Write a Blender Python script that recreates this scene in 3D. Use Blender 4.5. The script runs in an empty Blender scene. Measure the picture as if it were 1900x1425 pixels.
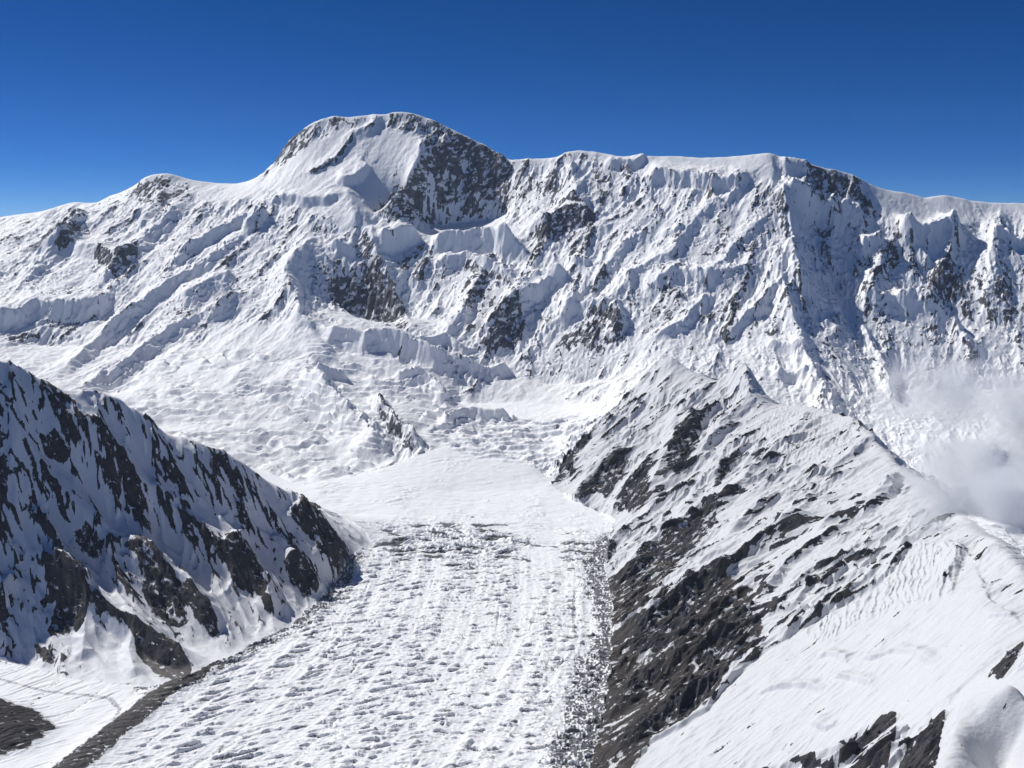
import bpy, math, random
import numpy as np

Q = 1.2                      # mesh density factor
rng = np.random.default_rng(7)
F32 = np.float32
C = bpy.context.scene.collection

# ------------------------------------------------------------------ camera model (metres)
CAM_Z = 1900.0
FOC = 1825.0                 # focal length in photo pixels (1900 wide)
PITCH = math.atan(312.5 / FOC)
cp, sp = math.cos(PITCH), math.sin(PITCH)

def ray(px, py):
    a = (px - 950.0) / FOC
    b = (712.5 - py) / FOC
    return a, cp + b * sp, -sp + b * cp          # x, y, z

def P(px, py, D):
    x, y, z = ray(px, py)
    t = D / y
    return (x * t, D, CAM_Z + z * t)

ZG = np.array([(-500, -60), (1000, -60), (3000, 0), (4500, 45), (5400, 95), (6000, 150), (6350, 200), (7200, 520), (8000, 900)], float)
def zg(D):
    return np.interp(D, ZG[:, 0], ZG[:, 1])

def G(px, py, dz=0.0):
    x, y, z = ray(px, py)
    lo, hi = 800.0, 9000.0
    for _ in range(50):
        m = 0.5 * (lo + hi)
        if CAM_Z + z * m / y > zg(m) + dz: lo = m
        else: hi = m
    return P(px, py, lo)

def project(x, y, z):
    dz = z - CAM_Z
    f = y * cp - dz * sp
    u = y * sp + dz * cp
    f = np.maximum(f, 1.0)
    return 950.0 + FOC * x / f, 712.5 - FOC * u / f

# ------------------------------------------------------------------ control lines of the terrain
SKY = [(-260, 452, 10200), (-120, 425, 10200), (0, 402, 10250), (40, 396, 10250), (70, 393, 10250), (100, 385, 10250), (128, 375, 10250), (142, 373, 10250), (160, 376, 10250), (182, 376, 10250),
       (200, 364, 10280), (225, 356, 10300), (250, 343, 10300), (268, 327, 10300), (285, 321, 10300), (310, 319, 10300), (335, 326, 10300), (360, 334, 10300), (400, 339, 10320),
       (440, 341, 10350), (470, 333, 10380), (490, 320, 10400), (508, 303, 10420), (522, 283, 10450), (532, 263, 10480), (556, 242, 10500),
       (580, 224, 10520), (600, 216, 10530), (625, 213, 10540), (645, 216, 10550), (690, 211, 10560), (712, 212, 10570), (728, 206, 10580),
       (748, 205, 10580), (775, 210, 10580), (800, 220, 10560), (825, 231, 10550), (850, 243, 10530), (880, 258, 10500), (905, 270, 10480), (925, 284, 10450),
       (940, 297, 10420), (965, 294, 10400), (1010, 293, 10350), (1035, 290, 10320), (1050, 281, 10300), (1075, 277, 10300), (1110, 281, 10250),
       (1140, 288, 10230), (1180, 291, 10200), (1250, 288, 10150), (1300, 292, 10100), (1350, 290, 10050), (1400, 285, 10000), (1428, 281, 9950),
       (1460, 291, 9950), (1500, 302, 9980), (1540, 311, 10000), (1575, 319, 10030), (1600, 331, 10050), (1625, 345, 10080), (1650, 352, 10100), (1690, 358, 10120),
       (1715, 367, 10150), (1750, 360, 10180), (1775, 364, 10200), (1800, 371, 10220), (1840, 375, 10250), (1900, 376, 10300), (2020, 384, 10300), (2160, 420, 10300)]
L_CREST = [(-330, 590, 4750), (-150, 640, 4850), (-60, 655, 4900), (0, 667, 4950), (18, 672, 4960), (40, 688, 4970), (70, 702, 4980), (100, 718, 4990), (122, 724, 5000), (145, 723, 5010), (160, 719, 5020), (200, 719, 5040),
           (222, 732, 5050), (250, 757, 5060), (280, 785, 5080), (310, 803, 5090), (340, 815, 5100), (368, 826, 5110), (410, 832, 5120), (440, 850, 5120), (475, 873, 5120), (500, 891, 5110), (530, 905, 5090),
           (556, 922, 5070), (580, 942, 5050), (605, 968, 5020), (630, 995, 4990), (642, 1012, 4960), (650, 1036, 4900)]
R_CREST = [(1130, 772, 6650), (1165, 738, 6900), (1200, 700, 7000), (1240, 662, 7000), (1262, 672, 6950), (1290, 690, 6850), (1330, 708, 6700), (1367, 682, 6600), (1400, 712, 6450), (1438, 750, 6250),
           (1480, 752, 6050), (1515, 755, 5900), (1560, 768, 5700), (1592, 778, 5500), (1615, 800, 5250), (1640, 835, 5000), (1665, 860, 4800), (1690, 880, 4600),
           (1715, 888, 4450), (1735, 912, 4300), (1765, 935, 4050), (1790, 960, 3750), (1800, 985, 3500), (1840, 996, 3250), (1870, 1030, 3050), (1900, 1070, 2900), (1960, 1130, 2650), (2080, 1200, 2300)]
def L3(pts): return [P(*p) for p in pts]
def LG(pts, dz=0.0): return [G(p[0], p[1], dz) for p in pts]

R_FOOT = [(1010, 880), (1022, 900), (1060, 928), (1110, 950), (1140, 968), (1130, 1010), (1122, 1050), (1124, 1075), (1134, 1110), (1138, 1165), (1134, 1200), (1130, 1260), (1120, 1320), (1104, 1380), (1094, 1425), (1075, 1500), (1050, 1620)]
L_FOOT = [(655, 1040), (634, 1068), (602, 1108), (566, 1138), (540, 1160), (500, 1180), (465, 1198), (430, 1218), (390, 1238), (355, 1262), (290, 1275), (220, 1268), (150, 1262), (70, 1245), (0, 1222), (-120, 1200), (-350, 1150)]
M_FOOT = [(470, 868), (520, 885), (560, 902), (610, 890), (660, 880), (700, 872), (740, 858), (790, 838), (840, 828), (870, 822)]

lines = []
sky3 = L3(SKY); lines += [sky3]
lines += [[(x, y + 900, z - 450) for x, y, z in sky3], [(-7000, 13400, 200), (7000, 13400, 200)]]
lc = L3([(a, b, d - 230 * min(1, max(0, (650 - a) / 220))) for a, b, d in L_CREST]); lines += [lc]
rc = L3(R_CREST); lines += [rc]
lines += [LG(R_FOOT), LG(L_FOOT), LG(M_FOOT)]
lines += [L3([(60, 850, 4560), (150, 890, 4570), (265, 955, 4570), (400, 985, 4650), (500, 1000, 4740), (570, 1010, 4820), (622, 1026, 4865)])]
# glacier floor
for yy in (1300, 2200, 2800, 3400, 4000, 4600, 5200, 5700, 6100):
    a, b = {1300: (-3000, 500), 2200: (-2600, 350), 2800: (-2300, 260), 3400: (-2100, 300), 4000: (-1500, 340), 4600: (-900, 370), 5200: (-820, 450), 5700: (-1000, 300), 6100: (-400, 150)}[yy]
    lines.append([(a, yy, zg(yy)), (b, yy, zg(yy))])
# hidden valley behind the left ridge
lines += [[(-900, 5750, 130), (-1500, 5800, 160), (-2500, 5900, 260), (-4500, 5800, 420), (-7000, 5700, 600)]]
# shoulder ice dome (left of centre)
lines += [L3([(60, 640, 8050), (180, 640, 8050), (330, 632, 8000), (430, 618, 8000), (520, 610, 8000), (560, 622, 7950)]),
          L3([(200, 730, 7350), (300, 700, 7450), (400, 690, 7450), (500, 685, 7420), (575, 688, 7400)]),
          L3([(575, 688, 7400), (605, 730, 7150), (640, 775, 6950), (680, 815, 6750), (722, 848, 6590)]),
          L3([(300, 790, 6850), (400, 780, 6900), (500, 780, 6900), (600, 800, 6820)])]
# upper bench right of the dome, its rim, the basin and the icefall lip
lines += [L3([(560, 622, 7950), (620, 640, 7850), (680, 650, 7800), (760, 640, 7900), (800, 650, 7900), (840, 668, 7850), (880, 682, 7850)]),
          L3([(600, 585, 8250), (700, 600, 8250), (760, 600, 8250), (830, 625, 8150), (900, 660, 8080), (960, 690, 7950), (1030, 712, 7850), (1090, 706, 7850), (1140, 690, 7850), (1180, 672, 7850)]),
          L3([(650, 700, 7500), (720, 700, 7500), (780, 720, 7400), (830, 745, 7350)]),
          L3([(840, 748, 7450), (900, 748, 7500), (970, 745, 7520), (1040, 752, 7450), (1100, 752, 7300)]),
          L3([(790, 775, 7000), (850, 785, 7030), (950, 783, 7080), (1040, 778, 7050), (1100, 772, 6950), (1130, 772, 6650)]),
          L3([(860, 812, 6760), (930, 812, 6780), (1000, 818, 6720), (1040, 836, 6560)]),
          L3([(660, 760, 6980), (700, 790, 6830), (740, 812, 6720), (772, 824, 6640)])]
# the face: middle contours, central spur, right-hand rib
lines += [L3([(792, 252, 10300), (772, 300, 9960), (742, 345, 9720), (702, 392, 9560), (690, 430, 9420)]),
          L3([(640, 330, 9900), (660, 400, 9380)]),
          L3([(705, 422, 9640), (760, 420, 9830), (840, 417, 9960), (935, 402, 10020)]),
          L3([(800, 262, 10360), (835, 270, 10390), (880, 300, 10380), (940, 332, 10340)]),
          L3([(602, 468, 9050), (640, 488, 8980), (690, 478, 9080)]), L3([(628, 572, 8760), (690, 600, 8680), (762, 612, 8600)]),
          L3([(600, 440, 9300), (560, 470, 9000), (540, 500, 8750), (535, 540, 8500), (545, 585, 8150), (600, 640, 7780)]),
          L3([(1432, 300, 9850), (1440, 350, 9600), (1446, 400, 9350), (1450, 450, 9100), (1454, 540, 8600), (1474, 600, 8250), (1490, 650, 7950), (1512, 705, 7600), (1545, 755, 7300), (1590, 800, 7050), (1640, 850, 6800), (1672, 905, 6550)]),
          L3([(1520, 420, 9700), (1535, 480, 9400), (1560, 560, 8900), (1600, 640, 8450), (1640, 690, 8200), (1680, 760, 7700)]),
          L3([(1340, 640, 8150), (1400, 660, 7900), (1430, 690, 7700), (1445, 725, 7450)]),
          L3([(1750, 560, 9100), (1800, 600, 8900), (1870, 620, 8800), (2000, 620, 8800)]),
          L3([(1660, 720, 8100), (1740, 720, 8150), (1900, 720, 8200), (2100, 720, 8200)]),
          L3([(1690, 900, 6500), (1780, 890, 6600), (1900, 890, 6600), (2150, 890, 6600)]),
          L3([(1470, 800, 6700), (1560, 840, 6500), (1640, 900, 6200), (1700, 960, 5700)]),
          L3([(1900, 1010, 5200), (2000, 1060, 4600)]),
          L3([(1250, 700, 7550), (1330, 730, 7350), (1400, 760, 7100), (1440, 780, 6900)])]
# near right: snow slope and its foot, gully and nearest crest
lines += [L3([(1150, 1450, 3020), (1220, 1440, 2950), (1300, 1440, 2870), (1400, 1432, 2760), (1500, 1425, 2660), (1580, 1395, 2580), (1660, 1350, 2500), (1760, 1310, 2400), (1840, 1265, 2350), (1900, 1215, 2350), (2000, 1180, 2300)]),
          L3([(1100, 1560, 2750), (1400, 1560, 2350), (1620, 1500, 2150)]),
          L3([(1620, 1440, 2150), (1700, 1352, 2330), (1760, 1318, 2330)]),
          L3([(2050, 1190, 1650), (1960, 1205, 1720), (1900, 1235, 1780), (1850, 1258, 1830), (1792, 1283, 1880), (1780, 1315, 1820), (1765, 1370, 1720), (1745, 1425, 1620), (1725, 1490, 1520)]),
          L3([(2000, 1400, 1770), (1900, 1430, 1755), (1830, 1470, 1700)]),
          L3([(1400, 1620, 1900), (1600, 1600, 1700)]),
          L3([(1775, 1012, 3350), (1800, 1050, 3150), (1822, 1090, 2950), (1830, 1120, 2820), (1900, 1178, 2560)])]

# ------------------------------------------------------------------ membrane through the lines
X0, X1, Y0, Y1, CELL = -7200.0, 7200.0, 600.0, 13600.0, 25.0
NX, NY = int((X1 - X0) / CELL) + 1, int((Y1 - Y0) / CELL) + 1

def raster(lines):
    s = np.zeros((NY, NX)); n = np.zeros((NY, NX))
    for ln in lines:
        a = np.array(ln, float)
        for p, q in zip(a[:-1], a[1:]):
            k = max(2, int(np.hypot(*(q - p)[:2]) / (CELL * 0.35)))
            t = np.linspace(0, 1, k)[:, None]
            w = p + (q - p) * t
            i = np.round((w[:, 0] - X0) / CELL).astype(int); j = np.round((w[:, 1] - Y0) / CELL).astype(int)
            ok = (i >= 0) & (i < NX) & (j >= 0) & (j < NY)
            np.add.at(s, (j[ok], i[ok]), w[ok, 2]); np.add.at(n, (j[ok], i[ok]), 1)
    return s, n

def membrane(lines):
    s, n = raster(lines)
    z = None
    for lv in (16, 8, 4, 2, 1):
        ny, nx = -(-NY // lv), -(-NX // lv)
        S = np.zeros((ny * lv, nx * lv)); N = np.zeros_like(S)
        S[:NY, :NX] = s; N[:NY, :NX] = n
        S = S.reshape(ny, lv, nx, lv).sum((1, 3)); N = N.reshape(ny, lv, nx, lv).sum((1, 3))
        fix = N > 0; val = np.where(fix, S / np.maximum(N, 1), 0)
        if z is None: z = np.full((ny, nx), 400.0)
        else: z = np.repeat(np.repeat(z, 2, 0), 2, 1)[:ny, :nx]
        z[fix] = val[fix]
        yy, xx = np.mgrid[0:ny, 0:nx]; red = (yy + xx) % 2 == 0
        for it in range(400 if lv > 2 else 160):
            for col in (red, ~red):
                e = np.pad(z, 1, mode='edge')
                a = 0.25 * (e[:-2, 1:-1] + e[2:, 1:-1] + e[1:-1, :-2] + e[1:-1, 2:])
                m = col & ~fix
                z[m] += 1.6 * (a[m] - z[m])
    return z

def blur(a, k):
    for _ in range(k):
        e = np.pad(a, 1, mode='edge')
        a = (e[:-2, 1:-1] + 2 * e[1:-1, 1:-1] + e[2:, 1:-1]) / 4
        e = np.pad(a, 1, mode='edge')
        a = (e[1:-1, :-2] + 2 * e[1:-1, 1:-1] + e[1:-1, 2:]) / 4
    return a

def samp(grid, x, y):                       # bicubic (Catmull-Rom) on the control grid
    fx = np.clip((x - X0) / CELL, 1, NX - 3); fy = np.clip((y - Y0) / CELL, 1, NY - 3)
    i = fx.astype(np.int32); j = fy.astype(np.int32); tx = (fx - i).astype(F32); ty = (fy - j).astype(F32)
    g = grid.astype(F32).ravel()
    def w(t): return (-.5 * t + t * t - .5 * t ** 3, 1 - 2.5 * t * t + 1.5 * t ** 3, .5 * t + 2 * t * t - 1.5 * t ** 3, -.5 * t * t + .5 * t ** 3)
    wx, wy = w(tx), w(ty)
    out = 0
    for b in range(4):
        base = (j + b - 1) * NX + i - 1
        row = 0
        for a in range(4): row = row + wx[a] * g[base + a]
        out = out + wy[b] * row
    return out

def samp1(grid, x, y):                      # bilinear
    fx = np.clip((x - X0) / CELL, 0, NX - 2); fy = np.clip((y - Y0) / CELL, 0, NY - 2)
    i = fx.astype(np.int32); j = fy.astype(np.int32); tx = (fx - i).astype(F32); ty = (fy - j).astype(F32)
    g = grid.astype(F32).ravel(); b = j * NX + i
    return (g[b] * (1 - tx) + g[b + 1] * tx) * (1 - ty) + (g[b + NX] * (1 - tx) + g[b + NX + 1] * tx) * ty

# ------------------------------------------------------------------ noise
def _hash(ix, iy, seed):
    h = (ix.astype(np.uint32) * np.uint32(374761393) + iy.astype(np.uint32) * np.uint32(668265263) + np.uint32(seed * 982451653 & 0xffffffff))
    h = (h ^ (h >> np.uint32(13))) * np.uint32(1274126177)
    return h ^ (h >> np.uint32(16))

_ang = np.linspace(0, 2 * np.pi, 256, endpoint=False)
_gx, _gy = np.cos(_ang).astype(F32), np.sin(_ang).astype(F32)

def noise(x, y, seed=0):
    x = x.astype(F32); y = y.astype(F32)
    xf = np.floor(x); yf = np.floor(y); ix = xf.astype(np.int32); iy = yf.astype(np.int32)
    fx = x - xf; fy = y - yf
    u = fx * fx * fx * (fx * (fx * 6 - 15) + 10); v = fy * fy * fy * (fy * (fy * 6 - 15) + 10)
    def g(a, b):
        h = _hash(ix + a, iy + b, seed) & np.uint32(255)
        return _gx[h] * (fx - a) + _gy[h] * (fy - b)
    n0 = g(0, 0); n0 += u * (g(1, 0) - n0)
    n1 = g(0, 1); n1 += u * (g(1, 1) - n1)
    return (n0 + v * (n1 - n0)) * F32(1.5)

def fbm(x, y, oct=4, seed=0, gain=.5, lac=2.03):
    s = 0; a = 1.0; t = 0
    for k in range(oct):
        s = s + a * noise(x, y, seed + k * 17); t += a; a *= gain; x = x * lac + 3.7; y = y * lac - 1.3
    return s / t

def ridged(x, y, oct=4, seed=0, gain=.5, lac=2.07):
    s = 0; a = 1.0; t = 0; prev = 1.0
    for k in range(oct):
        n = 1 - np.abs(noise(x, y, seed + k * 31)); n = n * n
        s = s + a * n * prev; t += a; prev = n; a *= gain; x = x * lac + 5.1; y = y * lac + 2.9
    return s / t

def sstep(a, b, x):
    t = np.clip((x - a) / (b - a), 0, 1); return t * t * (3 - 2 * t)

def gullies(x, y, gx, gy, wl, seed):
    """down-slope ribs and gullies: cellular stripes that follow the fall line"""
    f = F32(1.0 / wl)
    px, py = (x * f).astype(F32), (y * f).astype(F32)
    ix = np.floor(px).astype(np.int32); iy = np.floor(py).astype(np.int32)
    m = np.sqrt(gx * gx + gy * gy) + 1e-4
    sx, sy = (-gy / m).astype(F32), (gx / m).astype(F32)
    cs = 0; sn = 0
    for a in (-1, 0, 1):
        for b in (-1, 0, 1):
            h = _hash(ix + a, iy + b, seed)
            ox = (h & np.uint32(1023)).astype(F32) / 1023; oy = ((h >> np.uint32(10)) & np.uint32(1023)).astype(F32) / 1023
            dx = px - (ix + a) - ox; dy = py - (iy + b) - oy
            w = np.exp(-2.4 * (dx * dx + dy * dy))
            ph = F32(2 * math.pi) * (dx * sx + dy * sy)
            cs = cs + w * np.cos(ph); sn = sn + w * np.sin(ph)
    q = 1 / np.maximum(np.sqrt(cs * cs + sn * sn), .12)
    c = cs * q; s = sn * q
    k = F32(2 * math.pi) / F32(wl)
    return c, -s * sx * k, -s * sy * k

# ------------------------------------------------------------------ base surface
base = membrane(lines)
base = blur(base, 1)
bsm = blur(base, 6)
bgy, bgx = np.gradient(bsm, CELL)

NA, NR = int(1600 * Q), int(2000 * Q)
th = np.linspace(math.radians(-35.0), math.radians(35.0), NA).astype(F32)
rad = np.geomspace(1250.0, 12900.0, NR)
TH, RR = np.meshgrid(th, rad.astype(F32))
X = (RR * np.sin(TH)).ravel(); Y = (RR * np.cos(TH)).ravel()
Z = samp(base, X, Y)
U, V = project(X, Y, Z)
# ------------------------------------------------------------------ which landform a point belongs to
def in_poly(px, py, poly):
    ins = np.zeros(px.shape, bool)
    n = len(poly)
    for a in range(n):
        x1, y1 = poly[a]; x2, y2 = poly[(a + 1) % n]
        if y1 == y2: continue
        c = ((y1 > py) != (y2 > py)) & (px < (x2 - x1) * (py - y1) / (y2 - y1) + x1)
        ins ^= c
    return ins

gxx, gyy = np.meshgrid(X0 + CELL * np.arange(NX), Y0 + CELL * np.arange(NY))
xy = lambda pts: [(p[0], p[1]) for p in pts]
lf, rf, mf = xy(LG(L_FOOT)), xy(LG(R_FOOT)), xy(LG(M_FOOT))
glac_poly = lf[::-1] + [(-760, 5250), (-1000, 5550), (-2500, 5650), (-7300, 5400), (-7300, 5900), (-2500, 6050), (-1900, 6100)] + mf + [(50, 6450), (200, 6350), (280, 6150)] + rf + [(400, 500), (-7300, 500)]
right_poly = rf[::-1] + [(280, 6200), (330, 6400), (640, 6750)] + [(x + 120, y + 260) for x, y in xy(rc[2:])] + [(7300, 2400), (7300, 500), (300, 500)]
mk = {}
mk['G'] = in_poly(gxx, gyy, glac_poly)
mk['R'] = in_poly(gxx, gyy, right_poly) & ~mk['G']
mk['L'] = (gyy < 5700) & (gxx < 200) & ~mk['G'] & ~mk['R']
mk['M'] = ~(mk['G'] | mk['R'] | mk['L'])
W = {q: np.clip(samp1(blur(mk[q].astype(float), 1), X, Y), 0, 1).astype(F32) for q in mk}
IDS = np.argmax(np.stack([W['G'], W['R'], W['L'], W['M']]), 0)      # 0 glacier 1 right ridge 2 left ridge 3 mountain
SEL = {q: np.nonzero(IDS == n)[0] for n, q in enumerate('GRLM')}

# ------------------------------------------------------------------ hand-traced relief: ribs, ledges, ice cliffs
wu = (9 * fbm(X / 170, Y / 170, 4, 11)).astype(F32); wv = (9 * fbm(X / 170, Y / 170, 4, 57)).astype(F32)
NOR = np.zeros_like(X); DZ = np.zeros_like(X); ROCK = np.zeros_like(X); SMOOTH = np.zeros_like(X); ICE = np.zeros_like(X)

def seg_dist(u, v, pts):
    best = np.full(u.shape, 1e9, F32); side = np.zeros(u.shape, F32); tt = np.zeros(u.shape, F32)
    pts = np.array(pts, float); L = np.r_[0, np.cumsum(np.hypot(*np.diff(pts, axis=0).T))]
    for k in range(len(pts) - 1):
        (x1, y1), (x2, y2) = pts[k], pts[k + 1]
        dx, dy = x2 - x1, y2 - y1; ll = dx * dx + dy * dy
        t = np.clip(((u - x1) * dx + (v - y1) * dy) / ll, 0, 1)
        d = np.hypot(u - x1 - t * dx, v - y1 - t * dy)
        c = dx * (v - y1) - dy * (u - x1)            # > 0: right of the direction of travel (v points down)
        m = d < best
        best[m] = d[m]; side[m] = np.sign(c)[m]; tt[m] = ((L[k] + t * math.sqrt(ll)) / L[-1])[m]
    return best, side, tt

DD = np.arange(1300.0, 12000.0, 12.0)
def hit(px, py):
    """where the sight line of a photo pixel meets the smooth ground"""
    x, y, z = ray(px, py); t = DD / y
    below = CAM_Z + z * t < samp1(base, x * t, DD)
    k = int(np.argmax(below)) if below.any() else len(DD) - 1
    return x * t[k], DD[k]

ww = (16 * fbm(X / 190, Y / 190, 2, 11) + 4 * noise(X / 50, Y / 50, 12)).astype(F32)
w2 = (16 * fbm(X / 210, Y / 210, 2, 13) + 4 * noise(X / 50, Y / 50, 14)).astype(F32)
WIDE = {'M': 1.0, 'R': 1.45, 'L': 1.35}
GAIN = {'M': 1.6, 'R': 1.25, 'L': 1.35}
def rib(reg, pts, A, wl, wr, rock=0.0, rw=None, ends=.18):
    """a crest traced in the photograph: gentle on the left of travel, steep on the right"""
    w3 = [hit(*p) for p in pts]
    a = np.array(w3); k = np.median(a[:, 1]) / FOC * WIDE[reg]
    rw = (rw or wr * 1.3) * k; wl = wl * k; wr = max(wr * k, .55 * A * GAIN[reg]); w = max(wl, wr) + 30
    sel = SEL[reg]
    m = (X[sel] > a[:, 0].min() - w) & (X[sel] < a[:, 0].max() + w) & (Y[sel] > a[:, 1].min() - w) & (Y[sel] < a[:, 1].max() + w)
    s = sel[m]
    if not len(s): return
    wk = 2.4 if reg == 'M' else 1.0
    d, side, t = seg_dist(X[s] + wk * ww[s], Y[s] - wk * w2[s], w3)
    side = -side                                     # plan: y points away, so the sign flips
    env = sstep(0, ends, t) * sstep(0, ends, 1 - t) * .85 + .15
    l = np.clip(1 - d / wl, 0, 1); r = np.clip(1 - d / wr, 0, 1)
    prof = np.where(side > 0, r ** 1.2, l * l * (3 - 2 * l) * .6 + .4 * l)
    end = np.clip(1 - np.maximum(d - 0, 0) / w, 0, 1)
    DZ[s] += A * GAIN[reg] * env * prof * end ** .3
    if reg == 'M' and not rock: NOR[s] = np.maximum(NOR[s], np.where(side > 0, sstep(1.15 * wr + 10, .6 * wr, d), 0) * sstep(0, .1, t) * sstep(0, .1, 1 - t))
    if rock:
        q = np.where(side > 0, np.clip(1.3 - d / rw, 0, 1), np.clip(1 - d / (3 * k), 0, 1))
        ROCK[s] = np.maximum(ROCK[s], rock * q * sstep(0, .1, t) * sstep(0, .1, 1 - t))

def patch(arr, reg, poly, val, soft=6, warp=1.0):
    a = np.array(poly, float); sel = SEL[reg]; w = soft + 14
    m = (U[sel] > a[:, 0].min() - w) & (U[sel] < a[:, 0].max() + w) & (V[sel] > a[:, 1].min() - w) & (V[sel] < a[:, 1].max() + w)
    s = sel[m]
    if not len(s): return
    u = U[s] + warp * wu[s]; v = V[s] + warp * wv[s]
    d, _, _ = seg_dist(u, v, list(poly) + [poly[0]])
    d = np.where(in_poly(u, v, poly), d, -d)
    q = val * sstep(-soft, soft, d)
    arr[s] = np.maximum(arr[s], q) if val > 0 else np.minimum(arr[s], q)

RIBS_M = [
 # ledges and ice cliffs, left to right (steep side towards the viewer)
 ([(-40, 600), (0, 597), (40, 592), (60, 580), (100, 582), (150, 583), (185, 570), (215, 552)], 75, 80, 20),
 ([(310, 505), (345, 475), (400, 440), (440, 420), (485, 405)], 60, 34, 13),
 ([(625, 347), (660, 336), (690, 310)], 50, 40, 9),
 ([(500, 375), (540, 372), (600, 378), (640, 360)], 40, 36, 9),
 ([(450, 435), (485, 410), (500, 405)], 60, 30, 16),
 ([(700, 456), (740, 446), (778, 440)], 80, 34, 16),
 ([(795, 462), (850, 460), (915, 458), (958, 474)], 110, 46, 17),
 ([(612, 452), (640, 465), (664, 470)], 40, 24, 10),
 ([(1190, 336), (1230, 332), (1250, 340), (1280, 338), (1300, 342), (1360, 345), (1392, 324)], 70, 46, 13),
 ([(1118, 303), (1140, 310), (1170, 310), (1205, 298)], 45, 30, 10),
 ([(978, 433), (1010, 430), (1022, 416)], 40, 24, 9),
 ([(918, 465), (960, 470), (978, 480)], 60, 26, 13),
 ([(978, 522), (1015, 515), (1048, 522)], 55, 30, 12),
 ([(1055, 490), (1095, 488)], 30, 20, 8),
 ([(1222, 434), (1250, 440), (1272, 424)], 30, 24, 7),
 ([(1450, 316), (1490, 312), (1505, 322)], 45, 22, 12),
 ([(1460, 374), (1500, 385), (1540, 400), (1560, 412)], 120, 40, 22),
 ([(1588, 465), (1620, 468), (1642, 458)], 80, 30, 13),
 ([(1660, 433), (1690, 440), (1720, 450), (1760, 438), (1790, 424)], 120, 44, 24),
 ([(1836, 452), (1870, 450), (1910, 456)], 45, 24, 12),
 ([(1556, 400), (1604, 405)], 60, 24, 14),
 ([(588, 612), (620, 635), (650, 641), (680, 646), (700, 641), (740, 645), (790, 665), (830, 690), (856, 706)], 90, 46, 22),
 ([(582, 688), (620, 700), (648, 706)], 50, 20, 14),
 ([(725, 858), (690, 815), (640, 770), (600, 725), (578, 686)], 70, 60, 28),
 ([(728, 706), (770, 706), (800, 720), (832, 752)], 70, 30, 20),
 ([(778, 838), (740, 800), (710, 770), (694, 738)], 55, 16, 22, .7),
 ([(818, 792), (860, 778), (900, 780), (955, 786)], 60, 30, 16),
 ([(830, 690), (850, 680), (880, 690), (910, 694), (950, 690)], 50, 26, 14),
 ([(770, 644), (800, 640), (830, 636), (868, 660)], 40, 26, 12),
 ([(985, 442), (1040, 412), (1105, 396)], 70, 50, 24), ([(800, 500), (860, 486), (930, 508), (960, 520)], 60, 40, 18), ([(1190, 545), (1250, 512), (1330, 524), (1390, 500)], 55, 44, 20), ([(1030, 590), (1080, 575), (1130, 572)], 60, 40, 22),
 ([(1600, 560), (1690, 575), (1760, 600)], 70, 50, 26), ([(60, 470), (120, 462), (180, 470), (250, 500)], 50, 40, 22), ([(330, 560), (380, 540), (440, 515)], 60, 50, 34), ([(1420, 640), (1470, 650), (1500, 660)], 30, 30, 14), ([(1425, 690), (1470, 700), (1505, 700)], 40, 30, 12),
 # ribs, upwards (steep, shaded side to the right)
 ([(905, 660), (930, 605), (968, 555), (1000, 540)], 70, 40, 34), ([(1490, 560), (1470, 480), (1462, 400), (1452, 340)], 80, 20, 60), ([(1130, 640), (1150, 600), (1135, 570)], 50, 30, 20), ([(820, 640), (870, 560), (900, 500)], 40, 40, 20), ([(255, 430), (285, 385), (310, 352)], 36, 34, 30), ([(110, 470), (140, 425), (150, 395)], 45, 40, 34),
 ([(600, 640), (560, 600), (545, 560), (530, 520), (545, 485), (580, 455), (602, 430)], 60, 50, 40),
 ([(768, 604), (730, 540), (702, 490), (690, 440), (692, 400)], 50, 30, 30),
 ([(100, 700), (200, 620), (300, 545), (400, 480), (470, 420)], 45, 40, 18),
 ([(150, 720), (240, 680), (310, 620), (400, 580), (470, 540)], 55, 26, 26),
 ([(40, 520), (120, 450), (160, 400)], 45, 30, 26),
 ([(180, 540), (240, 470), (300, 420), (350, 370)], 45, 34, 22),
 ([(1690, 900), (1640, 850), (1590, 800), (1545, 755), (1512, 705), (1490, 650), (1474, 600), (1454, 540), (1450, 450), (1440, 350)], 45, 40, 26),
 ([(1546, 505), (1538, 460), (1546, 405)], 55, 16, 30),
 ([(1600, 590), (1620, 520), (1640, 480), (1656, 440)], 50, 24, 26, .6),
 ([(1722, 500), (1700, 462), (1665, 430)], 60, 20, 22),
 ([(1748, 540), (1745, 490), (1765, 460), (1785, 436)], 36, 24, 24),
 ([(1850, 410), (1838, 470), (1832, 540), (1828, 596)], 55, 60, 24),
 ([(1805, 665), (1765, 600), (1735, 580), (1690, 560), (1665, 572)], 60, 24, 24),
 ([(1652, 745), (1640, 690), (1610, 640), (1600, 596)], 50, 26, 22),
 ([(990, 650), (1080, 545), (1150, 470), (1200, 420)], 30, 30, 14),
 ([(1070, 645), (1135, 565), (1165, 520), (1250, 470), (1300, 400), (1400, 330)], 36, 34, 14),
 ([(1260, 550), (1320, 520), (1360, 460), (1428, 400)], 30, 30, 14),
 ([(1210, 640), (1270, 600), (1320, 540)], 36, 26, 14),
 ([(1340, 640), (1400, 580), (1448, 520)], 40, 26, 12),
 ([(880, 640), (940, 590), (1000, 540), (1060, 500)], 50, 26, 16),
 ([(1062, 400), (1064, 350), (1062, 300)], 70, 40, 30),
 ([(650, 260), (690, 240), (708, 216)], 30, 20, 12),
 ([(568, 324), (620, 299), (640, 270), (660, 246)], 22, 20, 5, .9),
 ([(840, 312), (826, 285), (832, 262)], 60, 20, 16, .6),
 ([(920, 330), (928, 310), (925, 292)], 50, 14, 16, .5),
]
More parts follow.
